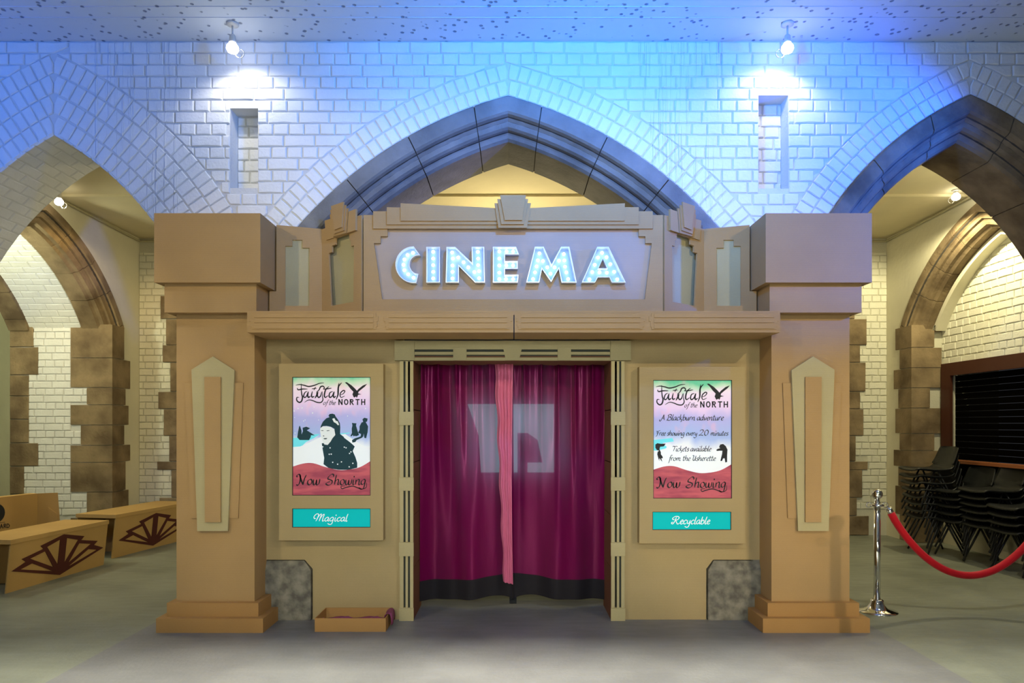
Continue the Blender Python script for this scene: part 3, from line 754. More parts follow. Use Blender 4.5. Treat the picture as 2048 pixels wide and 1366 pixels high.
# ---- parapet side panels and angled wings
for s in (-1, 1):
    mx = lambda l: [(u*(-1 if s > 0 else 1), v) for u, v in l]
    a = Vector((X(556, 5.235), 5.235)); b = Vector((X(645, 5.305), 5.305))
    Fp = Frame((a.x, a.y, 0), (b.x-a.x, b.y-a.y, 0), (b.y-a.y, -(b.x-a.x), 0))
    if s > 0: Fm = Frame((-b.x, b.y, 0), (b.x-a.x, -(b.y-a.y), 0), (-(b.y-a.y), -(b.x-a.x), 0)); wd = (b-a).length
    def cv(l, F=Fp, wd=(b-a).length): return l if s < 0 else [(wd-u, v) for u, v in l]
    PP = empty('parapet_panel', (s*1.7, 5.35, 2.338), label='flat cardboard parapet panel with stepped niche next to the %s' % ('left pillar top' if s < 0 else 'right pillar top'), cat='panel')
    q = lambda l, w=0: cv(Fp.pts(l, w, 4.096, 290, 370))
    F_ = Fp if s < 0 else Fm
    hl = q([(1150, 500), (1207, 500), (1207, 450), (1290, 450), (1290, 515), (1348, 515), (1345, 990), (1150, 990)])
    out_ = cv([Fp.px(556, 450), Fp.px(645, 458), (Fp.px(645, 458)[0], 2.338), (Fp.px(556, 450)[0]-.0, 2.338)])
    e_ = s*.062; out_ = [(out_[0][0]+s*.012, out_[0][1]), out_[1], out_[2], (out_[3][0]+e_, out_[3][1]), (out_[3][0]+e_, 2.545), (out_[0][0]+s*.012, 2.545)]
    plate(PP, F_, out_, 0, -.012, M['card'], 'front_board', holes=[hl])
    plate(PP, F_, offset(out_, .01), -.013, -.03, M['card2'], 'back_board')
    # wing
    a = Vector((X(645, 5.300), 5.300)); b = Vector((X(725, 5.07), 5.07)); wd2 = (b-a).length
    Fw = Frame((a.x, a.y, 0), (b.x-a.x, b.y-a.y, 0), (b.y-a.y, -(b.x-a.x), 0))
    Fwm = Frame((-b.x, b.y, 0), (b.x-a.x, -(b.y-a.y), 0), (-(b.y-a.y), -(b.x-a.x), 0))
    F_ = Fw if s < 0 else Fwm
    q = lambda l, w=0: (lambda r_: r_ if s < 0 else [(wd2-u, v) for u, v in r_])(Fw.pts(l, w, 5.69, 640, 390))
    WG = empty('wing_panel', (s*1.3, 5.25, 2.338), label='angled cardboard wing with stepped keystone crest on the %s of the lit sign' % ('left' if s < 0 else 'right'), cat='panel')
    base = q([(22, 390), (425, 240), (470, 228), (470, 1322), (22, 1322)]); base = [(u, max(v, 2.338)) for u, v in base]
    base = base[:3]+[(base[3][0], 2.338), (base[4][0], 2.338)]
    hl = q([(98, 662), (137, 650), (135, 578), (178, 562), (180, 490), (330, 440), (335, 512), (350, 515), (352, 582), (386, 575), (380, 1215), (128, 1262)])
    plate(WG, F_, base, 0, -.015, M['card'], 'front_board', holes=[hl])
    plate(WG, F_, offset(base, .012), -.05, -.06, M['card2'], 'back_board')
    plate(WG, F_, q([(55, 292), (130, 268), (415, 162), (412, 400), (70, 515)], .01), .012, 0, M['card'], 'crest_layer')
    plate(WG, F_, q([(115, 225), (325, 150), (305, 432), (150, 475)], .02), .024, .012, M['card'], 'crest_layer')
    plate(WG, F_, q([(330, 190), (410, 160), (405, 400), (312, 432)], .02), .024, .012, M['card'], 'crest_layer')
    plate(WG, F_, q([(122, 172), (298, 115), (278, 404), (158, 445)], .03), .036, .024, M['card'], 'crest_layer')
    plate(WG, F_, q([(133, 130), (275, 80), (252, 368), (170, 400)], .04), .048, .036, M['card'], 'crest_layer')
# ---- lower facade walls
for s in (-1, 1):
    FWl = plane_y(YF-.01)
    xo, xi = (X(536, YF), X(808, YF)) if s < 0 else (X(1515, YF), X(1240, YF))
    c1, c2 = (X(610.5, YF), X(626, YF)) if s < 0 else (X(1425.5, YF), X(1412, YF))
    zt_, zc_ = Z(1119, YF), Z(1137, YF)
    poly = [(xi, 0), (c2, 0), (c2, zc_), (c1, zt_), (xo-s*-.1, zt_), (xo-s*-.1, 2.2), (xi, 2.2)]
    FWa = empty('facade_wall', ((xi+xo)/2, YF, 0), label='plain cardboard wall sheet cut around the stone base, %s of the doorway' % ('left' if s < 0 else 'right'), cat='cardboard wall')
    plate(FWa, FWl, poly, 0, -.02, M['cardwall'], 'wall_sheet')
# ---- door surround
YJ = 5.29; FJ = plane_y(YJ)
DS = empty('door_surround', (0, YJ, 0), label='cardboard door surround with slotted pilasters and keystone lintel', cat='door frame')
jx = [(X(799.5, YJ), X(826.5, YJ)), (X(1222.5, YJ), X(1249, YJ))]
ztop = Z(722, YJ)
blocks = [(0, Z(1216, YJ)), (Z(1112, YJ), Z(1085, YJ)), (Z(981, YJ), Z(955, YJ)), (Z(850, YJ), Z(824, YJ))]
edges = [(Z(1216, YJ), Z(1112, YJ)), (Z(1085, YJ), Z(981, YJ)), (Z(955, YJ), Z(850, YJ)), (Z(824, YJ), ztop)]
for a, b in jx:
    wdt = b-a; sl = [(a+wdt*.27, a+wdt*.43), (a+wdt*.60, a+wdt*.76)]
    holes = [rect(p, q_, e0+.002, e1-.002) for e0, e1 in edges for p, q_ in sl]
    pil = plate(DS, FJ, rect(a, b, 0, ztop), 0, -.014, M['card2'], 'pilaster', holes=holes)
    G().prism(rect(a+.004, b-.004, .0, ztop-.002), -.016, -.035).out('backing', M['slot'], pil)
    for v0, v1 in blocks: G().prism(rect(a-.004, b+.004, v0, v1), .010, .0).out('block', M['card2'], pil)
h0, h1 = Z(721, YJ), Z(681, YJ)
hx0, hx1 = X(789, YJ), X(1262, YJ)
k = 2.239
def hp(l, w=0): return FJ.pts(l, w, k, 800, 650)
holes = [hp(l) for l in ([(64, 109), (238, 109), (238, 120), (64, 120)], [(64, 133), (238, 133), (238, 145), (64, 145)], [(298, 109), (464, 109), (467, 120), (298, 120)], [(298, 133), (470, 133), (472, 145), (298, 145)],
                         [(545, 109), (706, 109), (706, 120), (542, 120)], [(539, 133), (706, 133), (706, 145), (536, 145)], [(766, 109), (941, 109), (941, 120), (766, 120)], [(766, 133), (941, 133), (941, 145), (766, 145)])]
lin = plate(DS, FJ, rect(hx0, hx1, h0, h1), -.002, -.016, M['card2'], 'lintel', holes=holes)
G().prism(rect(hx0+.01, hx1-.01, h0+.004, h1-.004), -.017, -.035).out('backing', M['slot'], lin)
for l in ([(-24, 70), (64, 70), (64, 158), (-24, 158)], [(943, 70), (1034, 70), (1034, 158), (943, 158)], [(455, 70), (548, 70), (532, 158), (474, 158)], [(240, 100), (297, 100), (297, 158), (240, 158)], [(707, 100), (765, 100), (765, 158), (707, 158)]):
    G().prism(hp(l, .01), .010, -.002).out('block', M['card2'], lin)
for l in ([(66, 72), (455, 72), (459, 100), (66, 100)], [(548, 72), (941, 72), (941, 100), (543, 100)]):
    G().prism(hp(l), .004, -.002).out('frieze', M['card2'], lin)
YC = 5.73
for s in (-1, 1):
    xj = jx[0][1] if s < 0 else jx[1][0]
    for i in range(5):
        z0 = i*.41; z1 = min(z0+.405, ztop)
        x0, x1 = sorted((xj+s*.06, xj)); 
        wbox(DS, x0, x1, YJ+.016, YC+.02, z0+.002, z1, M['cardred'], 'reveal_box')
wbox(DS, jx[0][1]-.05, jx[1][0]+.05, YJ+.016, YC+.02, ztop+.002, ztop+.04, M['cardred'], 'reveal_top')
# ---- curtains
def curtain(side, name, label):
    C = empty(name, (side*.4, 5.66, 0), label=label, cat='curtain', group='doorway curtains')
    nx, nz = 120, 40
    x_out = side*.769; rnd = random.Random(3 if side < 0 else 8)
    ph = [rnd.uniform(0, 6.28) for _ in range(6)]
    def P(i, j):
        t = i/nx; h = j/nz; z = 2.04-h*1.80-(.03*math.sin(t*2.6+ph[0]) if h > .9 else 0)*((h-.9)*10 if h > .9 else 0)
        x = x_out*(1-t)-side*.010*t
        pull = h*h*.0
        fold = .020*(1-h)**1.5*math.sin(t*34+ph[1]+1.2*math.sin(h*2.2+ph[2])) + .024*(.5+h)*math.sin(t*9+ph[3]+h*1.9+.8*math.sin(h*3)) + .010*math.sin(t*71+ph[4])*(1-h)**3 + .008*math.sin(t*22+ph[0]-h*2.6)
        fold += .014*math.sin(h*7+t*9+ph[5])*h*(1-t)
        x += side*.01*math.sin(t*34+ph[1]+1.5)*(1-h)
        return (x, (5.65 if side < 0 else 5.675)+fold*1.5, z)
    vs = [P(i, j) for j in range(nz+1) for i in range(nx+1)]
    fs = [(j*(nx+1)+i, j*(nx+1)+i+1, (j+1)*(nx+1)+i+1, (j+1)*(nx+1)+i) for j in range(nz) for i in range(nx)]
    o = G().add(vs, fs).out('satin_panel', M['satin'], None, True); o.parent = C; o.matrix_parent_inverse = Matrix.Translation(-C.location)
    hv = []
    for j in range(5):
        for i in range(nx+1):
            x, y, z = P(i, nz); dip = .055*max(0, (i/nx-.75)/.25)**2 if True else 0
            hv.append((x, y-.004, z+.02-(.165+dip)*j/4))
    hf = [(j*(nx+1)+i, j*(nx+1)+i+1, (j+1)*(nx+1)+i+1, (j+1)*(nx+1)+i) for j in range(4) for i in range(nx)]
    o = G().add(hv, hf).out('black_hem', M['hem'], None, True); o.parent = C; o.matrix_parent_inverse = Matrix.Translation(-C.location)
    return C
cl = curtain(-1, 'curtain', 'left purple satin curtain with a pink turned-back edge and black hem')
cr = curtain(1, 'curtain', 'right purple satin curtain hanging flat to the middle of the doorway, black hem')
# turned back pink edge on the left curtain
nx, nz = 26, 70; vs = []
for j in range(nz+1):
    h = j/nz; xl = -.152+.075*h+.006*math.sin(h*31); xr = .002-.012*math.sin(h*3)
    for i in range(nx+1):
        t = i/nx; x = xl+(xr-xl)*t
        y = 5.598+.016*math.cos(t*PI*5.2)*(1-.3*h)-.014*math.sin(t*PI)+.005*math.sin(h*60+t*4)*math.sin(t*7+h*19)
        vs.append((x, y, 2.035-h*(1.80+.02*t)))
fs = [(j*(nx+1)+i, j*(nx+1)+i+1, (j+1)*(nx+1)+i+1, (j+1)*(nx+1)+i) for j in range(nz) for i in range(nx)]
o = G().add(vs, fs).out('turned_edge', M['satinpink'], None, True, label='glossy pink satin edge'); o.parent = cl; o.matrix_parent_inverse = Matrix.Translation(-cl.location)
# added glowing panel, cut to the light patches on the cloth
glow_mat = mat('curtain_glow', (.1, .1, .1), .5, emis=(.36, .80, .84), estr=5)
SC = empty('curtain_glow_panel', (0, 5.78, 1.0), label='added glow panel behind the purple curtains, shaped as the light patches on them', cat='screen')
Fsc = plane_y(5.78)
plate(SC, Fsc, Fsc.pts([(935, 808), (1108, 808), (1108, 945), (1055, 945), (1055, 925), (1085, 925), (1075, 880), (1055, 866), (1035, 866), (1035, 945), (962, 945), (957, 870)], 0), 0, -.01, glow_mat, 'lit_panel')
plate(SC, Fsc, rect(-.45, .40, 1.0, 1.75), -.011, -.03, M['ink'], 'glow_panel_back')
plate(SC, Fsc, rect(-.03, .03, .004, 1.0), -.011, -.04, M['ink'], 'stand')
struct(G().box(-1.6, 1.6, 6.6, 6.62, 0, 2.9), 'wall_booth', M['slot'])
# ================================================================== POSTERS
def crom(P, n=7):
    out = []
    for i in range(len(P)-1):
        p0, p1, p2, p3 = P[max(i-1, 0)], P[i], P[i+1], P[min(i+2, len(P)-1)]
        for k in range(n):
            t = k/n
            out.append(tuple(.5*((2*p1[a])+(-p0[a]+p2[a])*t+(2*p0[a]-5*p1[a]+4*p2[a]-p3[a])*t*t+(-p0[a]+3*p1[a]-3*p2[a]+p3[a])*t**3) for a in (0, 1)))
    return out+[tuple(P[-1])]
# stroke alphabet: units x-height 1, ascender 1.9, descender -.9
SF = {
'a': (1.0, [[(.78,.9),(.5,1.02),(.12,.7),(.08,.25),(.3,.0),(.62,.3),(.8,.95)],[(.8,.95),(.74,.35),(.82,.02),(1.0,.15)]]),
'b': (.95, [[(.22,1.9),(.14,1.0),(.14,.1),(.45,-.02),(.78,.3),(.72,.85),(.45,1.0),(.16,.6)]]),
'c': (.8, [[(.72,.82),(.5,1.02),(.14,.7),(.1,.25),(.36,-.02),(.75,.2)]]),
'd': (1.0, [[(.78,.85),(.48,1.0),(.1,.65),(.1,.2),(.32,.0),(.66,.3),(.86,1.9)],[(.82,1.5),(.76,.3),(.86,.0),(1.0,.12)]]),
'e': (.8, [[(.12,.45),(.5,.58),(.68,.82),(.45,1.03),(.14,.7),(.1,.25),(.38,-.02),(.78,.2)]]),
'f': (.75, [[(.95,1.75),(.7,1.9),(.48,1.5),(.34,.3),(.22,-.6),(.0,-.8)],[(.1,.95),(.75,1.0)]]),
'g': (1.0, [[(.78,.9),(.48,1.02),(.1,.65),(.12,.2),(.4,.05),(.7,.4),(.8,.95)],[(.8,.95),(.72,-.2),(.6,-.7),(.25,-.85),(-.25,-.55)]]),
'h': (1.0, [[(.24,1.9),(.14,1.0),(.1,0)],[(.12,.5),(.4,.95),(.68,.95),(.72,.5),(.7,.05),(.95,.1)]]),
'i': (.5, [[(.14,1.0),(.14,.2),(.26,-.02),(.48,.15)],[(.08,1.5),(.3,1.58)],[(.2,1.38),(.18,1.7)]]),
'k': (.95, [[(.22,1.9),(.12,0)],[(.82,1.05),(.2,.5),(.6,.25),(.7,-.35),(.4,-.45)]]),
'l': (.5, [[(.3,1.9),(.16,1.0),(.14,.15),(.28,-.03),(.48,.15)]]),
'm': (1.5, [[(.1,1.0),(.12,0)],[(.12,.55),(.36,.98),(.58,.9),(.6,.02)],[(.6,.55),(.86,.98),(1.1,.9),(1.1,.1),(1.3,.0),(1.45,.15)]]),
'n': (1.0, [[(.1,1.0),(.12,0)],[(.12,.55),(.42,.98),(.68,.9),(.7,.1),(.84,-.02),(1.0,.15)]]),
'o': (.95, [[(.5,1.02),(.14,.75),(.1,.25),(.42,-.02),(.78,.3),(.76,.8),(.46,1.02)]]),
'r': (.75, [[(.1,1.0),(.12,0)],[(.12,.6),(.36,1.05),(.7,.95)]]),
's': (.75, [[(.68,.85),(.45,1.03),(.2,.85),(.3,.6),(.6,.4),(.58,.08),(.3,-.03),(.05,.15)]]),
't': (.7, [[(.32,1.65),(.24,.8),(.22,.15),(.4,-.03),(.65,.15)],[(-.05,1.15),(.65,1.2)]]),
'u': (1.0, [[(.12,1.0),(.1,.25),(.3,-.02),(.6,.2),(.74,1.0)],[(.74,1.0),(.72,.15),(.84,-.02),(1.0,.12)]]),
'v': (.85, [[(.1,1.0),(.2,.5),(.36,.0),(.6,.5),(.74,1.03)]]),
'w': (1.3, [[(.1,1.0),(.12,.2),(.34,-.02),(.56,.3),(.62,.95)],[(.62,.9),(.66,.15),(.86,-.02),(1.1,.3),(1.16,1.05)]]),
'y': (.95, [[(.12,1.0),(.12,.35),(.34,.1),(.62,.35),(.76,1.0)],[(.76,1.0),(.7,-.1),(.55,-.7),(.2,-.85),(-.3,-.6)]]),
'A': (1.35, [[(-.15,.3),(-.25,-.1),(.05,-.25),(.4,.5),(.75,1.8)],[(.75,1.8),(.9,.8),(1.1,0)],[(.25,.65),(1.05,.7)]]),
'B': (1.35, [[(.35,1.6),(.28,.8),(.1,.05),(-.1,.1)],[(.05,1.3),(.4,1.8),(1.0,1.75),(1.05,1.25),(.5,.98)],[(.5,.98),(1.15,.8),(1.1,.1),(.5,-.05),(.2,.1)]]),
'F': (1.2, [[(-.2,1.55),(.3,1.5),(.8,1.62),(1.35,1.8)],[(.5,1.6),(.45,.6),(.3,-.15),(-.1,-.3)],[(.0,1.0),(.5,.9),(1.0,1.0)]]),
'N': (1.75, [[(-.05,1.35),(-.15,1.65),(.15,1.9),(.45,1.55),(.5,.5),(.25,-.1),(-.05,.05)],[(.3,1.8),(.7,.8),(1.1,-.02)],[(1.1,-.02),(1.2,1.0),(1.45,1.8)]]),
'S': (1.5, [[(1.25,1.5),(1.2,1.9),(.85,2.0),(.35,1.5),(.3,1.1),(.7,.95),(1.1,.7),(1.0,.15),(.5,-.1),(.05,.15),(.3,.45),(.8,.6)]]),
'T': (1.1, [[(-.1,1.4),(.0,1.7),(.6,1.6),(1.2,1.8)],[(.6,1.65),(.45,.7),(.3,0)]]),
'U': (1.3, [[(-.1,1.55),(.1,1.8),(.35,1.6),(.25,.6),(.5,.0),(.85,.3),(1.05,1.75)],[(1.05,1.75),(1.0,.3),(1.15,.0)]]),
'M': (2.2, [[(.35,.75),(.05,.7),(-.1,1.2),(.3,1.85),(.75,1.75),(.7,.9),(.45,.0)],[(.55,.5),(.95,1.5),(1.3,1.85),(1.25,1.0),(1.15,.0)],[(1.2,.5),(1.55,1.5),(1.9,1.75),(1.8,.8),(1.85,.02),(2.15,.2)]]),
'R': (1.8, [[(.4,1.3),(.1,1.1),(-.1,1.45),(.4,1.9),(1.1,1.9),(1.4,1.55),(1.1,1.1),(.7,1.0)],[(.75,1.75),(.55,.8),(.3,.1),(-.1,.1),(-.1,.4),(.25,.4)],[(.7,1.0),(1.0,.4),(1.35,-.03),(1.75,.25)]]),
'2': (1.15, [[(.05,1.3),(.3,1.75),(.8,1.7),(.85,1.2),(.4,.5),(.0,.05),(.5,.15),(1.05,.0)]]),
'0': (1.2, [[(.55,1.75),(.15,1.3),(.15,.4),(.5,.0),(.9,.4),(.95,1.3),(.6,1.75),(.45,1.5)]]),
}
def script_text(g, txt, u, v, size, width=None, w0=.05, w1=.17, slant=.22, nib=.6, track=0, mono=False):
    """adds ribbons for a word; size = x-height in metres; width = total width to fit"""
    adv = [(.55 if c == ' ' else SF[c][0])+track for c in txt]; tot = sum(adv); kx = (width/(tot*size)) if width else 1
    cu = 0
    for c, a in zip(txt, adv):
        if c != ' ':
            for st in SF[c][1]:
                P = crom(st, 6); P = [((cu+x)*kx+y*slant*.6, y) for x, y in P]; n = len(P); vs = []
                for i, p in enumerate(P):
                    q0, q1 = P[max(i-1, 0)], P[min(i+1, n-1)]; dx, dy = q1[0]-q0[0], q1[1]-q0[1]; L = math.hypot(dx, dy) or 1; ang = math.atan2(dy, dx)
                    ww = w0+(w1-w0)*abs(math.sin(ang-nib)); e = min(1, (i+.6)/3, (n-.4-i)/3)
                    if mono: ww = w0; e = 1
                    ww *= .35+.65*e; nx_, ny_ = -dy/L, dx/L
                    vs += [(u+(p[0]+nx_*ww/2)*size, v+(p[1]+ny_*ww/2)*size, 0), (u+(p[0]-nx_*ww/2)*size, v+(p[1]-ny_*ww/2)*size, 0)]
                g.add(vs, [(2*i, 2*i+1, 2*i+3, 2*i+2) for i in range(n-1)])
        cu += a
def sans(g, txt, u, v, h, width, t):
    """plain bold capitals NORTH"""
    n = len(txt); cw = width/n; w = cw*.74
    for i, c in enumerate(txt):
        x = u+i*cw
        def bar(a, b): 
            d = Vector((b[0]-a[0], b[1]-a[1])).normalized(); q = Vector((-d.y, d.x))*t/2; a, b = Vector(a), Vector(b)
            g.add([(*(a+q), 0), (*(a-q), 0), (*(b-q), 0), (*(b+q), 0)], [(0, 1, 2, 3)])
        if c == 'N': bar((x+t/2, v), (x+t/2, v+h)); bar((x+w-t/2, v), (x+w-t/2, v+h)); bar((x+t/2, v+h-t*.3), (x+w-t/2, v+t*.3))
        if c == 'H': bar((x+t/2, v), (x+t/2, v+h)); bar((x+w-t/2, v), (x+w-t/2, v+h)); bar((x, v+h/2), (x+w, v+h/2))
        if c == 'T': bar((x+w/2, v), (x+w/2, v+h)); bar((x, v+h-t/2), (x+w, v+h-t/2))
        if c in 'OR':
            rx, ry, cx_, cy_ = (w/2+.001, h/2, x+w/2, v+h/2) if c == 'O' else (w*.42, h*.28, x+w*.48, v+h*.72)
            m_ = 24; vs = []
            for k_ in range(m_+1):
                a = 2*PI*k_/m_; vs += [(cx_+rx*math.cos(a), cy_+ry*math.sin(a), 0), (cx_+(rx-t)*math.cos(a), cy_+(ry-t)*math.sin(a), 0)]
            g.add(vs, [(2*k_, 2*k_+1, 2*k_+3, 2*k_+2) for k_ in range(m_)])
            if c == 'R': bar((x+t/2, v), (x+t/2, v+h)); bar((x+w*.45, v+h*.45), (x+w-t/2, v)); 
def poster_bg(name, seed):
    m = bpy.data.materials.new(name); m.use_nodes = True; N, L, b = nt_of(m); b.inputs['Roughness'].default_value = .7
    tc = N.new('ShaderNodeTexCoord'); sp_ = N.new('ShaderNodeSeparateXYZ'); L.new(tc.outputs['Generated'], sp_.inputs[0])
    nz_ = N.new('ShaderNodeTexNoise'); nz_.inputs['Scale'].default_value = 3.5; nz_.inputs['Detail'].default_value = 3; nz_.noise_dimensions = '4D'; nz_.inputs['W'].default_value = seed; L.new(tc.outputs['Generated'], nz_.inputs['Vector'])
    a = N.new('ShaderNodeMath'); a.operation = 'MULTIPLY_ADD'; a.inputs[1].default_value = .22; L.new(nz_.outputs['Fac'], a.inputs[0])
    s2 = N.new('ShaderNodeMath'); s2.operation = 'SUBTRACT'; s2.inputs[1].default_value = .11; L.new(sp_.outputs['Y'], s2.inputs[0]); L.new(s2.outputs[0], a.inputs[2])
    r = N.new('ShaderNodeValToRGB'); e = r.color_ramp.elements
    e[0].position = .0; e[0].color = (.72, .72, .74, 1); e[1].position = 1; e[1].color = (.12, .50, .30, 1)
    for p, c in ((.42, (.70, .73, .80)), (.52, (.30, .40, .68)), (.66, (.36, .36, .66)), (.76, (.66, .50, .72)), (.90, (.74, .62, .70)), (.955, (.42, .62, .45))):
        q_ = e.new(p); q_.color = (*c, 1)
    L.new(a.outputs[0], r.inputs['Fac'])
    n2 = N.new('ShaderNodeTexNoise'); n2.inputs['Scale'].default_value = 6; n2.noise_dimensions = '4D'; n2.inputs['W'].default_value = seed+5; L.new(tc.outputs['Generated'], n2.inputs['Vector'])
    r2 = N.new('ShaderNodeValToRGB'); r2.color_ramp.elements[0].position = .55; r2.color_ramp.elements[1].position = .68; L.new(n2.outputs['Fac'], r2.inputs['Fac'])
    ms = N.new('ShaderNodeMath'); ms.operation = 'GREATER_THAN'; ms.inputs[1].default_value = .55; L.new(sp_.outputs['Y'], ms.inputs[0])
    mm = N.new('ShaderNodeMath'); mm.operation = 'MULTIPLY'; L.new(ms.outputs[0], mm.inputs[0]); L.new(r2.outputs[0], mm.inputs[1])
    mm2 = N.new('ShaderNodeMath'); mm2.operation = 'MULTIPLY'; mm2.inputs[1].default_value = .32; L.new(mm.outputs[0], mm2.inputs[0])
    mx = N.new('ShaderNodeMixRGB'); mx.inputs[2].default_value = (.80, .40, .52, 1); L.new(mm2.outputs[0], mx.inputs['Fac']); L.new(r.outputs[0], mx.inputs[1])
    L.new(mx.outputs[0], b.inputs['Base Color']); L.new(mx.outputs[0], b.inputs['Emission Color']); b.inputs['Emission Strength'].default_value = .4
    return m
def glow(name, c, e=.7, var=None):
    m = mat(name, c, .7, emis=c, estr=e, spec=.15)
    if var:
        N, L, b = nt_of(m); g_ = N.new('ShaderNodeNewGeometry'); mp = N.new('ShaderNodeMapping'); mp.inputs['Scale'].default_value = (3, 1, 14); n_ = N.new('ShaderNodeTexNoise'); n_.inputs['Scale'].default_value = 2
        L.new(g_.outputs['Position'], mp.inputs['Vector']); L.new(mp.outputs[0], n_.inputs['Vector']); r_ = N.new('ShaderNodeValToRGB'); r_.color_ramp.elements[0].color = (*var, 1); r_.color_ramp.elements[1].color = (*c, 1)
        r_.color_ramp.elements[0].position = .35; r_.color_ramp.elements[1].position = .65
        L.new(n_.outputs['Fac'], r_.inputs['Fac']); L.new(r_.outputs[0], b.inputs['Base Color']); L.new(r_.outputs[0], b.inputs['Emission Color'])
    return m
M['wave'] = glow('poster_red', (.42, .09, .11), .45, (.26, .05, .08)); M['teal'] = glow('teal_panel', (.0, .36, .37), .6)
M['pwhite'] = glow('print_white', (.74, .80, .87), .34); M['pface'] = glow('print_face', (.68, .73, .75), .3); M['sea'] = glow('print_sea', (.12, .52, .60), .7); M['coat'] = glow('print_coat', (.012, .035, .045), .6)
PANEL = [('left', (558, 766.5, 727.6, 1081), (584.4, 741, 754, 991), (584.4, 741, 1017, 1055), 'Magical'),
         ('right', (1278.6, 1490, 733.6, 1087), (1306.5, 1464, 760, 997), (1305, 1462.5, 1023.5, 1060), 'Recyclable')]
YP = 5.237; FPo = plane_y(YP); WS = -.006
for nm, box_, scr_, sub_, word in PANEL:
    lab = 'cardboard poster case with snowy picture of a person in a bobble hat, captioned Magical' if nm == 'left' else 'cardboard poster case with screen listing showings and tickets, captioned Recyclable'
    PC = empty('poster_case', (X((box_[0]+box_[1])/2, YP), YP, Z(box_[3], YP)), label=lab, cat='poster case')
    bR = lambda b_, w=0, g_=0: (lambda p, q: rect(p[0]-g_, q[0]+g_, p[1]-g_, q[1]+g_))(FPo.px(b_[0], b_[3], w), FPo.px(b_[1], b_[2], w))
    plate(PC, FPo, bR(box_), 0, -(YF-.013-YP), M['cardwall'], 'case', holes=[bR(scr_), bR(sub_)])
    sc = plate(PC, FPo, bR(scr_, WS), -.010, -.02, poster_bg('poster_'+nm, 1 if nm == 'left' else 4), 'screen')
    sb = plate(PC, FPo, bR(sub_, WS), -.010, -.02, M['teal'], 'caption_panel')
    (sx0, sy0), (sx1, sy1) = FPo.px(scr_[0], scr_[3], WS), FPo.px(scr_[1], scr_[2], WS); SWd, SH = sx1-sx0, sy1-sy0
    N_ = (lambda x, y: FPo.px(x, y, WS))
    def flat(polys, w, m, name, par=sc):
        g = G()
        for p in polys:
            t_ = tessellate_polygon([[Vector((*q, 0)) for q in p]]); g.add([(*q, w) for q in p], [tuple(t) for t in t_])
        o = g.out(name, m, par); return o
    # dark gap round the screens
    for b_, p_ in ((scr_, sc), (sub_, sb)):
        G().prism(bR(b_, 0, .001), -.001, -.012, [bR(b_, 0, -.0035)]).out('bezel', M['ink'], p_)
    ox, oy, kk = (580, 750, 10.506) if nm == 'left' else (1300, 750, 10.506)
    Z4 = lambda l: [N_(ox+x/kk, oy+y/kk) for x, y in l]
    # sea, snow and red wave
    if nm == 'left':
        flat([[N_(x, y) for x, y in ((584.5, 903), (584.5, 876), (605, 874), (625, 869), (640, 868), (628, 876), (612, 884), (603, 893))], [N_(x, y) for x, y in ((678, 867), (700, 865), (698, 867), (680, 868.5))]], -.0096, M['sea'], 'sea')
        flat([[N_(x, y) for x, y in ((584.5, 960), (584.5, 894), (600, 893), (625, 882), (645, 872), (690, 868), (715, 885), (741, 900), (741, 960))]], -.0093, M['pwhite'], 'snow')
    else:
        flat([[N_(x, y) for x, y in ((1306.6, 880), (1345, 876), (1348, 883), (1325, 886), (1334, 894), (1328, 902), (1306.6, 901))]], -.0096, M['sea'], 'sea')
        flat([[N_(x, y) for x, y in ((1306.6, 965), (1306.6, 903), (1340, 895), (1380, 905), (1464, 896), (1464, 965))]], -.0095, M['pwhite'], 'snow')
    sh = 0 if nm == 'left' else 1; x0s, x1s = scr_[0], scr_[1]; yb = scr_[3]
    wv = crom([(x0s, yb-57.5), (x0s+22, yb-64), (x0s+42, yb-64.5), (x0s+66, yb-57), (x0s+92, yb-51), (x0s+115, yb-52), (x0s+136, yb-57), (x1s, yb-69)], 4)
    flat([[N_(x, y) for x, y in wv]+[N_(x1s, yb), N_(x0s, yb)]], -.0085, M['wave'], 'red_wave')
    # title
    g = G(); mv = 0 if nm == 'left' else 1
    def st(P, w0=.05, w1=.9, name=None):
        """one brush stroke given in zoom pixels"""
        Q = crom(P, 6); n = len(Q); vs = []
        for i, p in enumerate(Q):
            a_, b_ = Q[max(i-1, 0)], Q[min(i+1, n-1)]; dx, dy = b_[0]-a_[0], b_[1]-a_[1]; L = math.hypot(dx, dy) or 1; t = i/(n-1)
            ww = w0+(w1-w0)*math.sin(PI*min(1, max(0, t)))**.6; nx_, ny_ = -dy/L*ww/2, dx/L*ww/2
            vs += [(*N_(ox+(p[0]+nx_)/kk, oy+(p[1]+ny_)/kk), 0), (*N_(ox+(p[0]-nx_)/kk, oy+(p[1]-ny_)/kk), 0)]
        g.add(vs, [(2*i, 2*i+1, 2*i+3, 2*i+2) for i in range(n-1)])
    # coordinates of the title read in the left screen; the right one sits 30 lower and is a touch wider
    def tr(P): return P if nm == 'left' else [(x*1.035+5, y*1.05+22) for x, y in P]
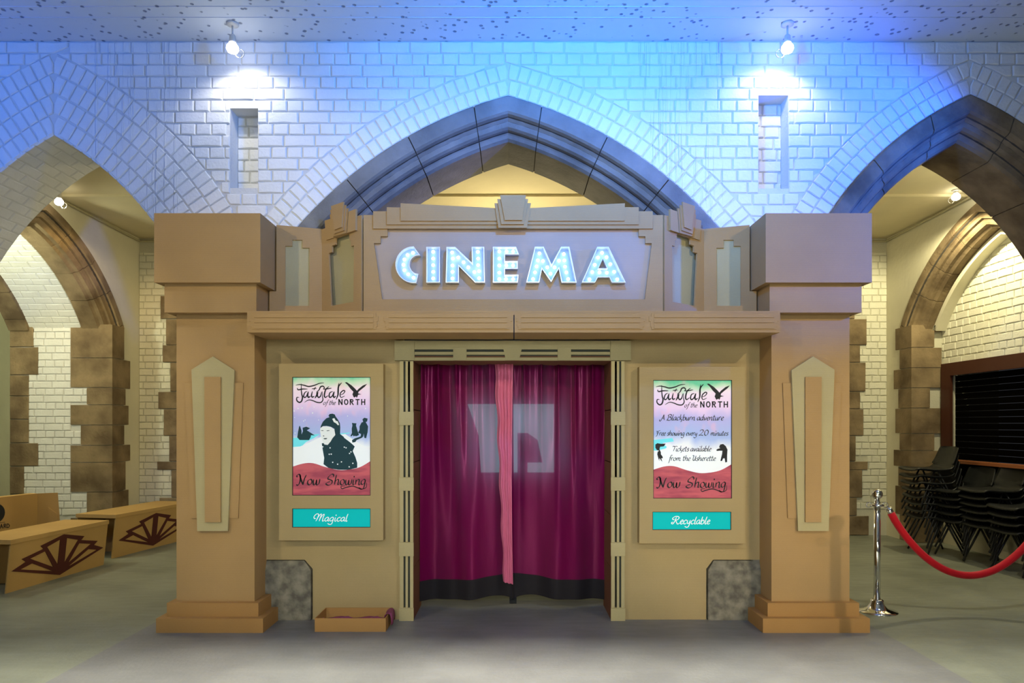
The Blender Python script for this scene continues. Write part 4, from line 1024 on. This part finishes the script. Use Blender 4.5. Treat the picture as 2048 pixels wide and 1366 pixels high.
    for P, a_, b_ in (
        ([(115,215),(200,200),(290,215),(390,240),(500,220),(620,175),(715,165)], 4, 26), ([(235,180),(235,300),(245,400),(260,470),(240,550),(190,575),(140,530),(145,470),(190,470)], 5, 30),
        ([(150,270),(170,310),(260,295),(370,295)], 5, 26), ([(360,340),(310,370),(285,440),(300,470),(340,450),(380,350)], 6, 26), ([(385,345),(370,430),(390,470),(430,440)], 6, 32),
        ([(470,340),(450,430),(470,465),(510,445)], 6, 30), ([(455,290),(500,285),(560,280)], 4, 18), ([(500,320),(515,285),(540,250)], 4, 18), ([(565,340),(560,420),(520,490)], 5, 30),
        ([(555,360),(610,310),(640,250),(690,235),(720,270),(690,300)], 5, 28), ([(590,345),(575,430),(600,470),(640,440),(665,350)], 6, 28), ([(675,340),(680,450),(690,520),(650,575),(570,575),(480,540),(390,525),(300,575)], 5, 24),
        ([(820,240),(760,290),(730,360),(720,440),(745,470),(800,430)], 6, 30), ([(700,300),(780,290),(875,275)], 4, 22), ([(900,345),(840,370),(820,440),(840,470),(885,440),(920,350)], 6, 28), ([(930,345),(910,430),(925,470),(965,440)], 6, 32),
        ([(1085,160),(1020,240),(1010,340),(1005,420),(965,520)], 6, 34), ([(1030,165),(1015,230),(1008,300)], 4, 20), ([(1060,420),(1120,390),(1150,340),(1120,325),(1065,370),(1050,430),(1075,470),(1150,440)], 6, 24)):
        st(tr(P), a_, b_)
    def tp(x, y): q = tr([(x, y)])[0]; return N_(ox+q[0]/kk, oy+q[1]/kk)
    pa, pb = tp(690, 625), tp(950, 625); pxh = FPo.px(0, 0)[1]-FPo.px(0, 7.2)[1]
    script_text(g, 'of the', pa[0], pa[1], pxh*.72, pb[0]-pa[0], .13, .24, .5)
    pa, pb = tp(1015, 630), tp(1612, 505); sans(g, 'NORTH', pa[0], pa[1], pb[1]-pa[1], pb[0]-pa[0],   .0085)
    o = g.out('title', M['ink'], sc); o.location = (0, 0, -.0082)
    bird = [(1150,155),(1190,150),(1290,215),(1360,280),(1405,330),(1440,290),(1530,220),(1620,185),(1570,245),(1500,300),(1440,350),(1430,385),(1500,405),(1430,415),(1415,455),(1400,480),(1385,450),(1350,475),(1335,460),(1310,410),(1330,350),(1270,290),(1210,210)]
    flat([[tp(x, y) for x, y in bird]], -.0082, M['ink'], 'bird')
    # lower lettering
    g = G(); ux = FPo.px(1, 0)[0]-FPo.px(0, 0)[0]
    def T_(txt, xa, xb, y, xh, **k_):
        p = N_(xa, y); g_ = G(); script_text(g_, txt, p[0], p[1], xh*ux, (xb-xa)*ux-xh*ux*.1, **k_); o = g_.out('lettering', M['ink'], sc); o.location = (0, 0, -.0080)
    dx_, dy_ = (0, 0) if nm == 'left' else (720.5, 5.5)
    T_('Now', 593+dx_, 641+dx_, 969.5+dy_, 11, w0=.08, w1=.30); T_('Showing', 651+dx_, 733+dx_, 969.5+dy_, 10.5, w0=.08, w1=.28)
    g2_ = [(733, 965), (732, 975), (722, 978), (706, 972.5), (692, 975), (684, 977.5), (682, 973), (690, 972)]
    Q = crom([(x+dx_, y+dy_) for x, y in g2_], 5); vs = []
    for i, p in enumerate(Q):
        a_, b_ = Q[max(i-1, 0)], Q[min(i+1, len(Q)-1)]; ddx, ddy = b_[0]-a_[0], b_[1]-a_[1]; L_ = math.hypot(ddx, ddy) or 1; ww = .5+.5*math.sin(PI*i/len(Q))
        vs += [(*N_(p[0]-ddy/L_*ww, p[1]+ddx/L_*ww), 0), (*N_(p[0]+ddy/L_*ww, p[1]-ddx/L_*ww), 0)]
    g.add(vs, [(2*i, 2*i+1, 2*i+3, 2*i+2) for i in range(len(Q)-1)])
    if nm == 'right':
        K = dict(w0=.10, w1=.26, slant=.3)
        T_('A Blackburn adventure', 1321, 1448, 840.5, 6.4, **K)
        T_('Free showing every', 1312, 1395, 871, 5.6, **K); T_('20', 1398, 1418, 871, 6.4, **K); T_('minutes', 1421, 1457, 871, 5.6, **K)
        T_('Tickets available', 1345, 1423, 902.5, 6.0, **K); T_('from the Usherette', 1337, 1432, 921.5, 6.0, **K)
    o = g.out('flourish', M['ink'], sc); o.location = (0, 0, -.0080)
    if nm == 'left':
        hat = [(635,1115),(650,1060),(690,980),(760,910),(830,885),(805,860),(830,820),(890,812),(940,830),(955,870),(1000,930),(1045,1010),(1055,1100),(1050,1240),(1130,1300),(1150,1366),(960,1366),(940,1230),(930,1130),(850,1085),(760,1070),(690,1075)]
        flat([Z4(hat)], -.0086, M['coat'], 'bobble_hat')
        flat([Z4([(885,920),(930,905),(960,960),(1000,970),(1030,1040),(1010,1060),(960,1010),(920,990)])], -.0084, M['pface'], 'hat_pattern')
        flat([Z4([(635,1115),(690,1080),(770,1075),(860,1095),(930,1140),(950,1260),(890,1330),(850,1400),(790,1470),(720,1460),(680,1380),(645,1280),(630,1190)])], -.0085, M['pface'], 'face')
        flat([Z4([(650,1165),(700,1162),(700,1175),(655,1175)]), Z4([(765,1168),(825,1160),(830,1172),(775,1180)]), Z4([(700,1330),(785,1325),(760,1350),(715,1350)]), Z4([(690,1270),(720,1275),(712,1290),(692,1285)])], -.0083, M['coat'], 'facial_features')
        kk2 = 7.188; Z5 = lambda l: [N_(580+x/kk2, 870+y/kk2) for x, y in l]
        flat([Z5([(455,120),(520,110),(570,60),(640,-20),(720,-5),(790,50),(870,110),(930,165),(900,230),(940,320),(965,400),(965,470),(850,500),(700,500),(560,480),(480,420),(490,330),(470,220)])], -.0087, M['coat'], 'coat')
        flat([Z5([(x-8, y-8), (x+8, y-8), (x+9, y+5), (x, y+10), (x-9, y+4)]) for x, y in ((470,170),(575,185),(780,175),(805,185),(875,243),(855,265),(563,277),(592,275),(613,393),(683,420),(738,387),(903,407),(850,458))], -.0080, M['pwhite'], 'snowflakes')
        flat([[N_(x-r_, y), N_(x, y-r_), N_(x+r_, y), N_(x, y+r_)] for x, y, r_ in ((596,817,1.6),(604,816,1.3),(588,822,1.6),(625,826,1.5),(589,835,1),(607,842,1.1),(610,840,1),(637,840,1),(695,832,1.2),(731,817,1.3),(628,814,1),(590,866,1.2))], -.0084, M['pwhite'], 'snowflakes')
        ship = [(150,1310),(165,1200),(190,1080),(205,1065),(240,1170),(240,1250),(270,1180),(262,1110),(340,1085),(420,1120),(350,1165),(380,1180),(520,1270),(440,1265),(430,1310),(400,1366),(200,1366)]
        flat([Z4(ship)], -.0086, M['coat'], 'ship')
        dog = [(1300,1005),(1340,1012),(1395,1015),(1385,1060),(1420,1180),(1450,1260),(1400,1285),(1350,1280),(1330,1290),(1320,1260),(1290,1290),(1268,1280),(1300,1220),(1295,1130),(1310,1060)]
        kid = [(1520,930),(1560,898),(1630,915),(1620,975),(1590,990),(1640,1080),(1630,1200),(1605,1300),(1600,1330),(1560,1320),(1550,1230),(1535,1300),(1480,1310),(1490,1240),(1430,1215),(1460,1150),(1460,1080),(1500,1000),(1535,985)]
        shd = [(1480,1290),(1530,1310),(1400,1366),(1370,1410),(1310,1420),(1300,1370),(1360,1330),(1430,1310)]
        flat([Z4(dog), Z4(kid), Z4(shd)], -.0084, M['coat'], 'dog_and_child')
    else:
        kk3 = 6.829; Z6 = lambda l: [N_(1300+x/kk3, 870+y/kk3) for x, y in l]
        sq = [(75,130),(100,112),(150,120),(215,118),(190,155),(140,160),(130,195),(150,235),(150,265),(170,290),(178,315),(155,320),(170,368),(150,345),(130,315),(128,358),(115,320),(100,265),(105,230),(125,215),(95,205),(75,175)]
        bear = [(905,205),(925,190),(960,180),(945,165),(960,130),(1000,122),(1035,150),(1060,200),(1055,280),(1055,370),(1028,375),(1022,320),(1000,320),(985,355),(962,355),(975,300),(985,260),(990,215),(950,215),(915,218)]
        flat([Z6(sq), Z6(bear)], -.0084, M['ink'], 'animal_figures')
    g = G(); c0 = FPo.px(sub_[0], sub_[3], WS); 
    if nm == 'left': p = N_(627, 1042.5); script_text(g, word, p[0], p[1], 7.8*ux, 68*ux, .14, .22, .35)
    else: p = N_(1344, 1048); script_text(g, word, p[0], p[1], 7.8*ux, 76*ux, .14, .22, .35)
    o = g.out('caption', M['pwhite'], sb); o.location = (0, 0, -.0085)
# ================================================================== FLOOR ITEMS
# cardboard tray with burgundy cloth
TB = empty('cardboard_tray', (-1.19, 5.15, 0), label='open shallow cardboard tray on the floor under the Magical poster case', cat='box')
x0, x1, y0, y1, h = -1.452, -.932, 5.0, 5.295, .104; t = .006
wbox(TB, x0, x1, y0, y1, .005, .011, M['cardbox'], 'base')
for a in ((x0, x1, y0, y0+t), (x0, x1, y1-t, y1), (x0, x0+t, y0+t, y1-t), (x1-t, x1, y0+t, y1-t)): wbox(TB, *a, .011, h, M['cardbox'], 'side')
def scrap(cx, cy, sx, sy, z, seed, label, amp=.025):
    rr_ = random.Random(seed); n = 14; p = [rr_.uniform(0, 6) for _ in range(4)]
    vs = [(cx+(i/n-.5)*sx+.01*math.sin(j+p[2]), cy+(j/n-.5)*sy, z+amp*(1+math.sin(i*.9+p[0]+j*.3))*(.5+.5*math.sin(j*.5+p[1])) ) for j in range(n+1) for i in range(n+1)]
    fs = [(j*(n+1)+i, j*(n+1)+i+1, (j+1)*(n+1)+i+1, (j+1)*(n+1)+i) for j in range(n) for i in range(n)]
    o = G().add(vs, fs).out('cloth_scrap', M['burgundy'], None, True, label=label, cat='cloth'); md = o.modifiers.new('t', 'SOLIDIFY'); md.thickness = .004
scrap(-1.20, 5.15, .44, .22, .035, 1, 'crumpled burgundy fabric lying in the cardboard tray')
g = G(); vs = []; n = 16
for j in range(7):
    for i in range(n+1):
        t_ = i/n; a = t_*PI*1.1; x = -.932+.028*math.cos(PI-a)*1.0+.006*math.sin(j); z = .088+.030*math.sin(a)-(t_-.7)*.16*(1 if t_ > .7 else 0)
        vs.append((x, 5.08+j*.026, max(z, .02)))
fs = [(j*(n+1)+i, j*(n+1)+i+1, (j+1)*(n+1)+i+1, (j+1)*(n+1)+i) for j in range(6) for i in range(n)]
o = G().add(vs, fs).out('cloth_scrap', M['burgundy'], None, True, label='burgundy cloth folded over the right rim of the cardboard tray', cat='cloth')
md = o.modifiers.new('t', 'SOLIDIFY'); md.thickness = .004
# stanchions and rope
def stanchion(x, y, label):
    s = empty('stanchion', (x, y, 0), label=label, cat='stanchion', group='chrome rope stanchions')
    G().lathe([(.155, 0), (.155, .006), (.10, .014), (.075, .030), (.062, .050), (.05, .075), (.048, .095), (.036, .10)], 32).out('base', M['chrome'], s, True)
    G().lathe([(.026, .09), (.026, .855)], 24).out('pole', M['chrome'], s, True)
    G().lathe([(.03, .855), (.052, .860), (.052, .870), (.028, .876), (.018, .90), (.016, .925)], 24).out('collar', M['chrome'], s, True)
    pr = [(.002, .90)]+[(.043*math.sin(a), .955-.043*math.cos(a)) for a in [PI*k/14 for k in range(2, 14)]]+[(.001, .998)]
    G().lathe(pr, 24).out('ball_finial', M['chrome'], s, True)
    for sx in (-1, 1):
        G().tube([(sx*(.045+.022*(1-math.cos(a))), 0, .868+.02*math.sin(a)) for a in [2*PI*k/14 for k in range(15)]], .0045, 6).out('hook_ring', M['chrome'], s, True)
    return s
stanchion(2.97, 5.57, 'chrome stanchion with ball finial standing beside the right cardboard pillar')
stanchion(4.42, 5.50, 'chrome stanchion holding the far right end of the red rope, mostly out of the picture')
pts = []; A_ = Vector((3.085, 5.57, .80)); B_ = Vector((4.31, 5.50, .80))
for i in range(41):
    t_ = i/40; p = A_.lerp(B_, t_); p.z -= .50*(1-(2*t_-1)**2)**.92; pts.append(p)
RP = empty('velvet_rope', A_, label='red velvet rope sagging between two chrome stanchions', cat='rope')
def rel(o): o.parent = RP; o.matrix_parent_inverse = Matrix.Translation(-RP.location); return o
rel(G().tube(pts, .029, 14).out('rope', M['rope'], None, True))
for e, q_, st_ in ((pts[0], pts[2], Vector((3.052, 5.57, .862))), (pts[-1], pts[-3], Vector((4.338, 5.50, .862)))):
    d = (e-q_).normalized(); rel(G().tube([e-d*.012, e+d*.05], .024, 12).out('end_cap', M['chrome'], None, True))
    rel(G().tube([e+d*.05, (e+d*.05).lerp(st_, .5)+Vector((0, 0, .012)), st_], .006, 6).out('snap_hook', M['chrome'], None, True))
stanchion(2.78, 3.45, 'chrome stanchion out of frame whose shadow falls on the right pillar')
# benches
def bench(name, a, b, h, label, wdt=.40):
    """a,b = floor points of the fan face; seat stretches away to -x"""
    a, b = Vector((*a, 0)), Vector((*b, 0)); L = (b-a).length; d = (b-a).normalized(); rz = math.atan2(d.y, d.x)-PI/2
    B = empty(name, a, rz, label=label, cat='bench', group='cardboard benches')
    # local: y along the bench, x towards the room (fan face), leaning outward
    le = .05; t = .012
    g = G().add([(0, 0, 0), (0, L, 0), (le, L, h-.04), (le, 0, h-.04), (-t, 0, 0), (-t, L, 0), (le-t, L, h-.04), (le-t, 0, h-.04)], [(0,1,2,3),(4,7,6,5),(0,4,5,1),(1,5,6,2),(2,6,7,3),(3,7,4,0)])
    fp = g.out('front_panel', M['cardbench'], B)
    G().add([(-wdt, 0, 0), (-wdt, L, 0), (-wdt-le, L, h-.04), (-wdt-le, 0, h-.04), (-wdt+t, 0, 0), (-wdt+t, L, 0), (-wdt-le+t, L, h-.04), (-wdt-le+t, 0, h-.04)], [(0,1,2,3),(4,7,6,5),(0,4,5,1),(1,5,6,2),(2,6,7,3),(3,7,4,0)]).out('back_panel', M['cardbench'], B)
    G().box(-wdt-le-.006, le+.006, -.01, L+.01, h-.04, h).out('seat_lid', M['cardbench'], B)
    G().box(-wdt, -t, L*.28, L*.28+t, .002, h-.042).out('divider', M['cardbench'], B)
    G().box(-wdt, -t, L-.03, L-.03+t, .002, h-.042).out('divider', M['cardbench'], B)
    # sunburst fan on the face
    cy, cz = L*.50, .045; ring_ = []
    tips = []
    steps = [(-78, .56), (-62, .56), (-62, .47), (-45, .50), (-45, .42), (-22, .44), (0, .40), (22, .44), (45, .42), (45, .50), (62, .47), (62, .56), (78, .56)]
    def q(dy, dz): 
        z = cz+dz; return (le*z/(h-.04)+.003, cy+dy, z)
    sc_h = (h-.12)/.40
    outl_ = []
    for ang, r_ in ((-82, .54), (-64, .50), (-66, .42), (-45, .47), (-47, .40), (-14, .40), (14, .40), (47, .40), (45, .47), (66, .42), (64, .50), (82, .54)):
        a_ = math.radians(ang); outl_.append((r_*math.sin(a_)*1.0, r_*math.cos(a_)*sc_h*1.02))
    hs_ = [(.60, .15), (.45, .205), (.50, .24), (.25, .29), (.29, .325), (0, .39)]
    O = [(0, -.015)]+hs_+[(-x, y) for x, y in hs_[-2::-1]]; holes_ = []
    for sg_ in (-1, 1):
        for c_, p0, p1 in (((.10, .045), (.50, .145), (.37, .175)), ((.10, .085), (.40, .225), (.225, .262)), ((.045, .10), (.205, .30), (.045, .345))):
            holes_.append([(sg_*c_[0], c_[1]), (sg_*p0[0], p0[1]), (sg_*p1[0], p1[1])])
    g = G().prism(O, .004, 0, holes_, f=lambda u, v, w: (lambda z: (le*z/(h-.04)+w, cy+u, z))(cz+v))
    g.out('fan_motif', M['fan'], B, label='dark maroon sunburst fan motif')
    return B
bench('cardboard_bench', (-4.57, 6.15), (-4.45, 7.42), .485, 'nearest cardboard bench with dark sunburst fan on its side')
bench('cardboard_bench', (-4.56, 7.76), (-4.34, 9.10), .50, 'farther cardboard bench with sunburst fan, partly behind the left pillar')
# settle with lettering behind the first bench
ST = empty('cardboard_settle', (-5.25, 7.1, 0), label='tall cardboard box seat with black logo at the left edge, behind the nearest bench', cat='seat')
def so(g, n, m, **k): o = g.out(n, m, None, **k); o.parent = ST; o.matrix_parent_inverse = Matrix.Translation(-ST.location); return o
a, b = Vector((-5.36, 6.7)), Vector((-5.17, 7.42)); d = (b-a).normalized(); nrm = Vector((d.y, -d.x))
FSt = Frame((a.x, a.y, 0), (d.x, d.y, 0), (nrm.x, nrm.y, 0)); L = (b-a).length
f_ = to_world(FSt)
so(G().prism([(0, .0), (L, 0), (L, .775), (0, .775)], 0, -.012, f=f_), 'back_board', M['cardbench'])
so(G().prism([(0, .0), (L, 0), (L, .775), (0, .775)], -.10, -.112, f=f_), 'rear_board', M['cardbench'])
so(G().prism([(0, .765), (L, .765), (L, .777), (0, .777)], -.012, -.10, f=f_), 'top_board', M['cardbench'])
c3 = Vector((-4.98, 7.52)); d3 = (c3-b).normalized(); F3 = Frame((b.x, b.y, 0), (d3.x, d3.y, 0), (d3.y, -d3.x, 0)); f3 = to_world(F3); l3 = (c3-b).length
so(G().prism([(0, 0), (l3+.015, 0), (l3, .30), (l3-.03, .775), (0, .775)], 0, -.012, f=f3), 'wing_board', M['cardbench'])
so(G().prism([(.09, .30), (l3-.02, .30), (l3-.04, .55), (.10, .62)], .012, 0, f=f3), 'wing_flap', M['cardbench'])
g = G()
# lettering ARD and logo
p_ = lambda x, y: FSt.px(x, y, .002)
def barp(P, t_):
    for q0, q1 in zip(P[:-1], P[1:]):
        a_, b_ = Vector(p_(*q0)), Vector(p_(*q1)); dd = (b_-a_).normalized(); nn_ = Vector((-dd.y, dd.x))*t_/2
        g.add([(*(a_+nn_-dd*t_*.3), .002), (*(a_-nn_-dd*t_*.3), .002), (*(b_-nn_+dd*t_*.3), .002), (*(b_+nn_+dd*t_*.3), .002)], [(0, 1, 2, 3)])
def done(n):
    global g
    o = g.out(n, M['ink'], None); o.parent = ST; o.matrix_parent_inverse = Matrix.Translation(-ST.location); o.matrix_basis = FSt.mat; g = G()
barp([(.5, 1057), (3, 1048.5), (5.5, 1056.5)], .008); barp([(1.2, 1054), (4.8, 1053.7)], .007); done('letter')
barp([(8, 1056.2), (8, 1048.3), (10.6, 1048), (11.5, 1050), (10.5, 1052), (8.2, 1052.2)], .008); barp([(10, 1052), (12, 1055.6)], .008); done('letter')
barp([(14, 1055.5), (14, 1047.8), (17, 1048), (19, 1051), (17.6, 1054.6), (14.3, 1055.3)], .008); done('letter'); barp([(-4, 1046), (10, 1044.6)], .004); done('rule')
cc = Vector(p_(-9, 1027)); rr0 = .10
g.add([(cc.x+rr0*math.cos(2*PI*k_/24), cc.y+rr0*math.sin(2*PI*k_/24), .002) for k_ in range(24)], [tuple(range(24))]); done('logo')
# ---- stacked chairs
def chair_proto():
    C = empty('stacking_chair')
    n, k = 12, 20; vs = []
    prof = [(-.24, .425), (-.20, .440), (-.05, .428), (.08, .428), (.15, .445), (.19, .50), (.225, .57), (.262, .67), (.275, .70)]
    P = crom([(a, b) for a, b in prof], 3); k = len(P)-1
    for j, (x, z) in enumerate(P):
        f = j/k; hw = .225-.02*abs(2*f-1)**3-(.03*max(0, (f-.55)/.45))-(.05*max(0, (f-.9)/.1)**2); cur = .025 if f < .6 else .035
        for i in range(n+1):
            t_ = 2*i/n-1; vs.append((x-(cur*t_*t_ if f > .62 else 0), hw*t_, z+(cur*t_*t_*.6 if f <= .62 else 0)))
    fs = [(j*(n+1)+i, j*(n+1)+i+1, (j+1)*(n+1)+i+1, (j+1)*(n+1)+i) for j in range(k) for i in range(n)]
    N0 = len(vs); vs2 = [(x+(.010 if z > .5 else 0), y, z-(.016 if z < .5 else .004)) for x, y, z in vs]; fs2 = [tuple(i+N0 for i in reversed(f)) for f in fs]
    edge = []
    loop = [i for i in range(n+1)]+[j*(n+1)+n for j in range(1, k+1)]+[k*(n+1)+i for i in range(n-1, -1, -1)]+[j*(n+1) for j in range(k-1, 0, -1)]
    for q in range(len(loop)): a_, b_ = loop[q], loop[(q+1) % len(loop)]; edge.append((a_, b_, b_+N0, a_+N0))
    G().add(vs+vs2, fs+fs2+edge).out('shell', M['black'], C, True)
    for sy in (-1, 1):
        G().tube([(-.02, sy*.17, .415), (-.11, sy*.19, .22), (-.20, sy*.225, .008)], .011, 6).out('leg', M['blackmetal'], C, True)
        G().tube([(.02, sy*.17, .415), (.11, sy*.19, .22), (.21, sy*.225, .008)], .011, 6).out('leg', M['blackmetal'], C, True)
    G().tube([(-.02, -.17, .415), (-.02, .17, .415)], .009, 6).out('crossbar', M['blackmetal'], C, True)
    G().tube([(.02, -.17, .415), (.02, .17, .415)], .009, 6).out('crossbar', M['blackmetal'], C, True)
    return C
proto = chair_proto(); first = True
stacks = [((4.99, 8.12), 8, .081, -.06, 'the stack nearest the stone pier'), ((5.17, 7.80), 5, .085, .10, 'the second stack from the stone pier'), ((5.23, 7.40), 6, .076, .05, 'the third stack from the stone pier'), ((5.24, 6.98), 4, .082, .02, 'the stack at the right edge')]
names = {8: ['bottom', 'second', 'third', 'fourth', 'fifth', 'sixth', 'seventh', 'top'], 5: ['bottom', 'second', 'middle', 'fourth', 'top'], 6: ['bottom', 'second', 'third', 'fourth', 'fifth', 'top'], 4: ['bottom', 'second', 'third', 'top']}
kids = list(proto.children)
for (x, y), n, dz, rz, where in stacks:
    for k in range(n):
        if first: r_ = proto; first = False
        else:
            r_ = proto.copy(); COL.objects.link(r_)
            for c in kids: c2 = c.copy(); COL.objects.link(c2); c2.parent = r_
        r_.location = (x+.012*k-.07 if n == 8 else x-.006*k, y+R.uniform(-.008, .008), k*dz); 
        if n == 8: r_.location.x = x-.012*k+.03
        r_.rotation_euler = (0, 0, rz+R.uniform(-.015, .015))
        r_['label'] = 'black plastic stacking chair, %s from below in %s' % (names[n][k], where) if names[n][k] not in ('bottom', 'top', 'middle') else 'black plastic stacking chair, %s of %s' % (names[n][k], where)
        r_['category'] = 'chair'; r_['group'] = 'stacked black plastic chairs'
# ================================================================== LAMPS
def lamp(p, zc, label, m, sgn=1, small=False):
    x, y, z = p; Lm = empty('spot_lamp', (x, y, zc), label=label, cat='lamp', group='bare spot lamps')
    h = z-zc
    G().lathe([(.045, 0), (.045, -.012), (.02, -.02)], 20).out('ceiling_rose', M['fitting'], Lm, True)
    G().tube([(0, 0, -.015), (0, 0, h+.085)], .007, 8).out('stem', M['fitting'], Lm, True)
    G().lathe([(.014, h+.095), (.022, h+.085), (.024, h+.05), (.028, h+.035)], 20).out('lamp_holder', M['fitting'], Lm, True)
    G().lathe([(.012, h+.04), (.026, h+.03), (.042, h+.008), (.045, h-.012), (.036, h-.032), (.015, h-.042), (.001, h-.044)], 24).out('bulb', m, Lm, True)
    G().tube([(sgn*(.055+.032*math.cos(a)), .0, h-.045+.032*math.sin(a)) for a in [2*PI*k_/20 for k_ in range(21)]], .0035, 6).out('clamp_ring', M['fitting'], Lm, True)
    return Lm
lamp(LAMPS[0], CEIL, 'glaring bulb hung from the ceiling above the left brick niche', M['lampglass'], 1)
lamp(LAMPS[1], CEIL, 'glaring bulb hung from the ceiling above the right brick niche', M['lampglass'], -1)
lamp((X(118, 7.45), 7.45, Z(403, 7.45)), CB, 'small lamp under the ceiling of the left bay, seen through the left arch', M['baylamp'], 1)
lamp((X(1912, 7.55), 7.55, Z(393, 7.55)), CB, 'small bright lamp under the ceiling of the right bay, seen through the right arch', M['baylamp'], -1)
bpy.context.view_layer.update()
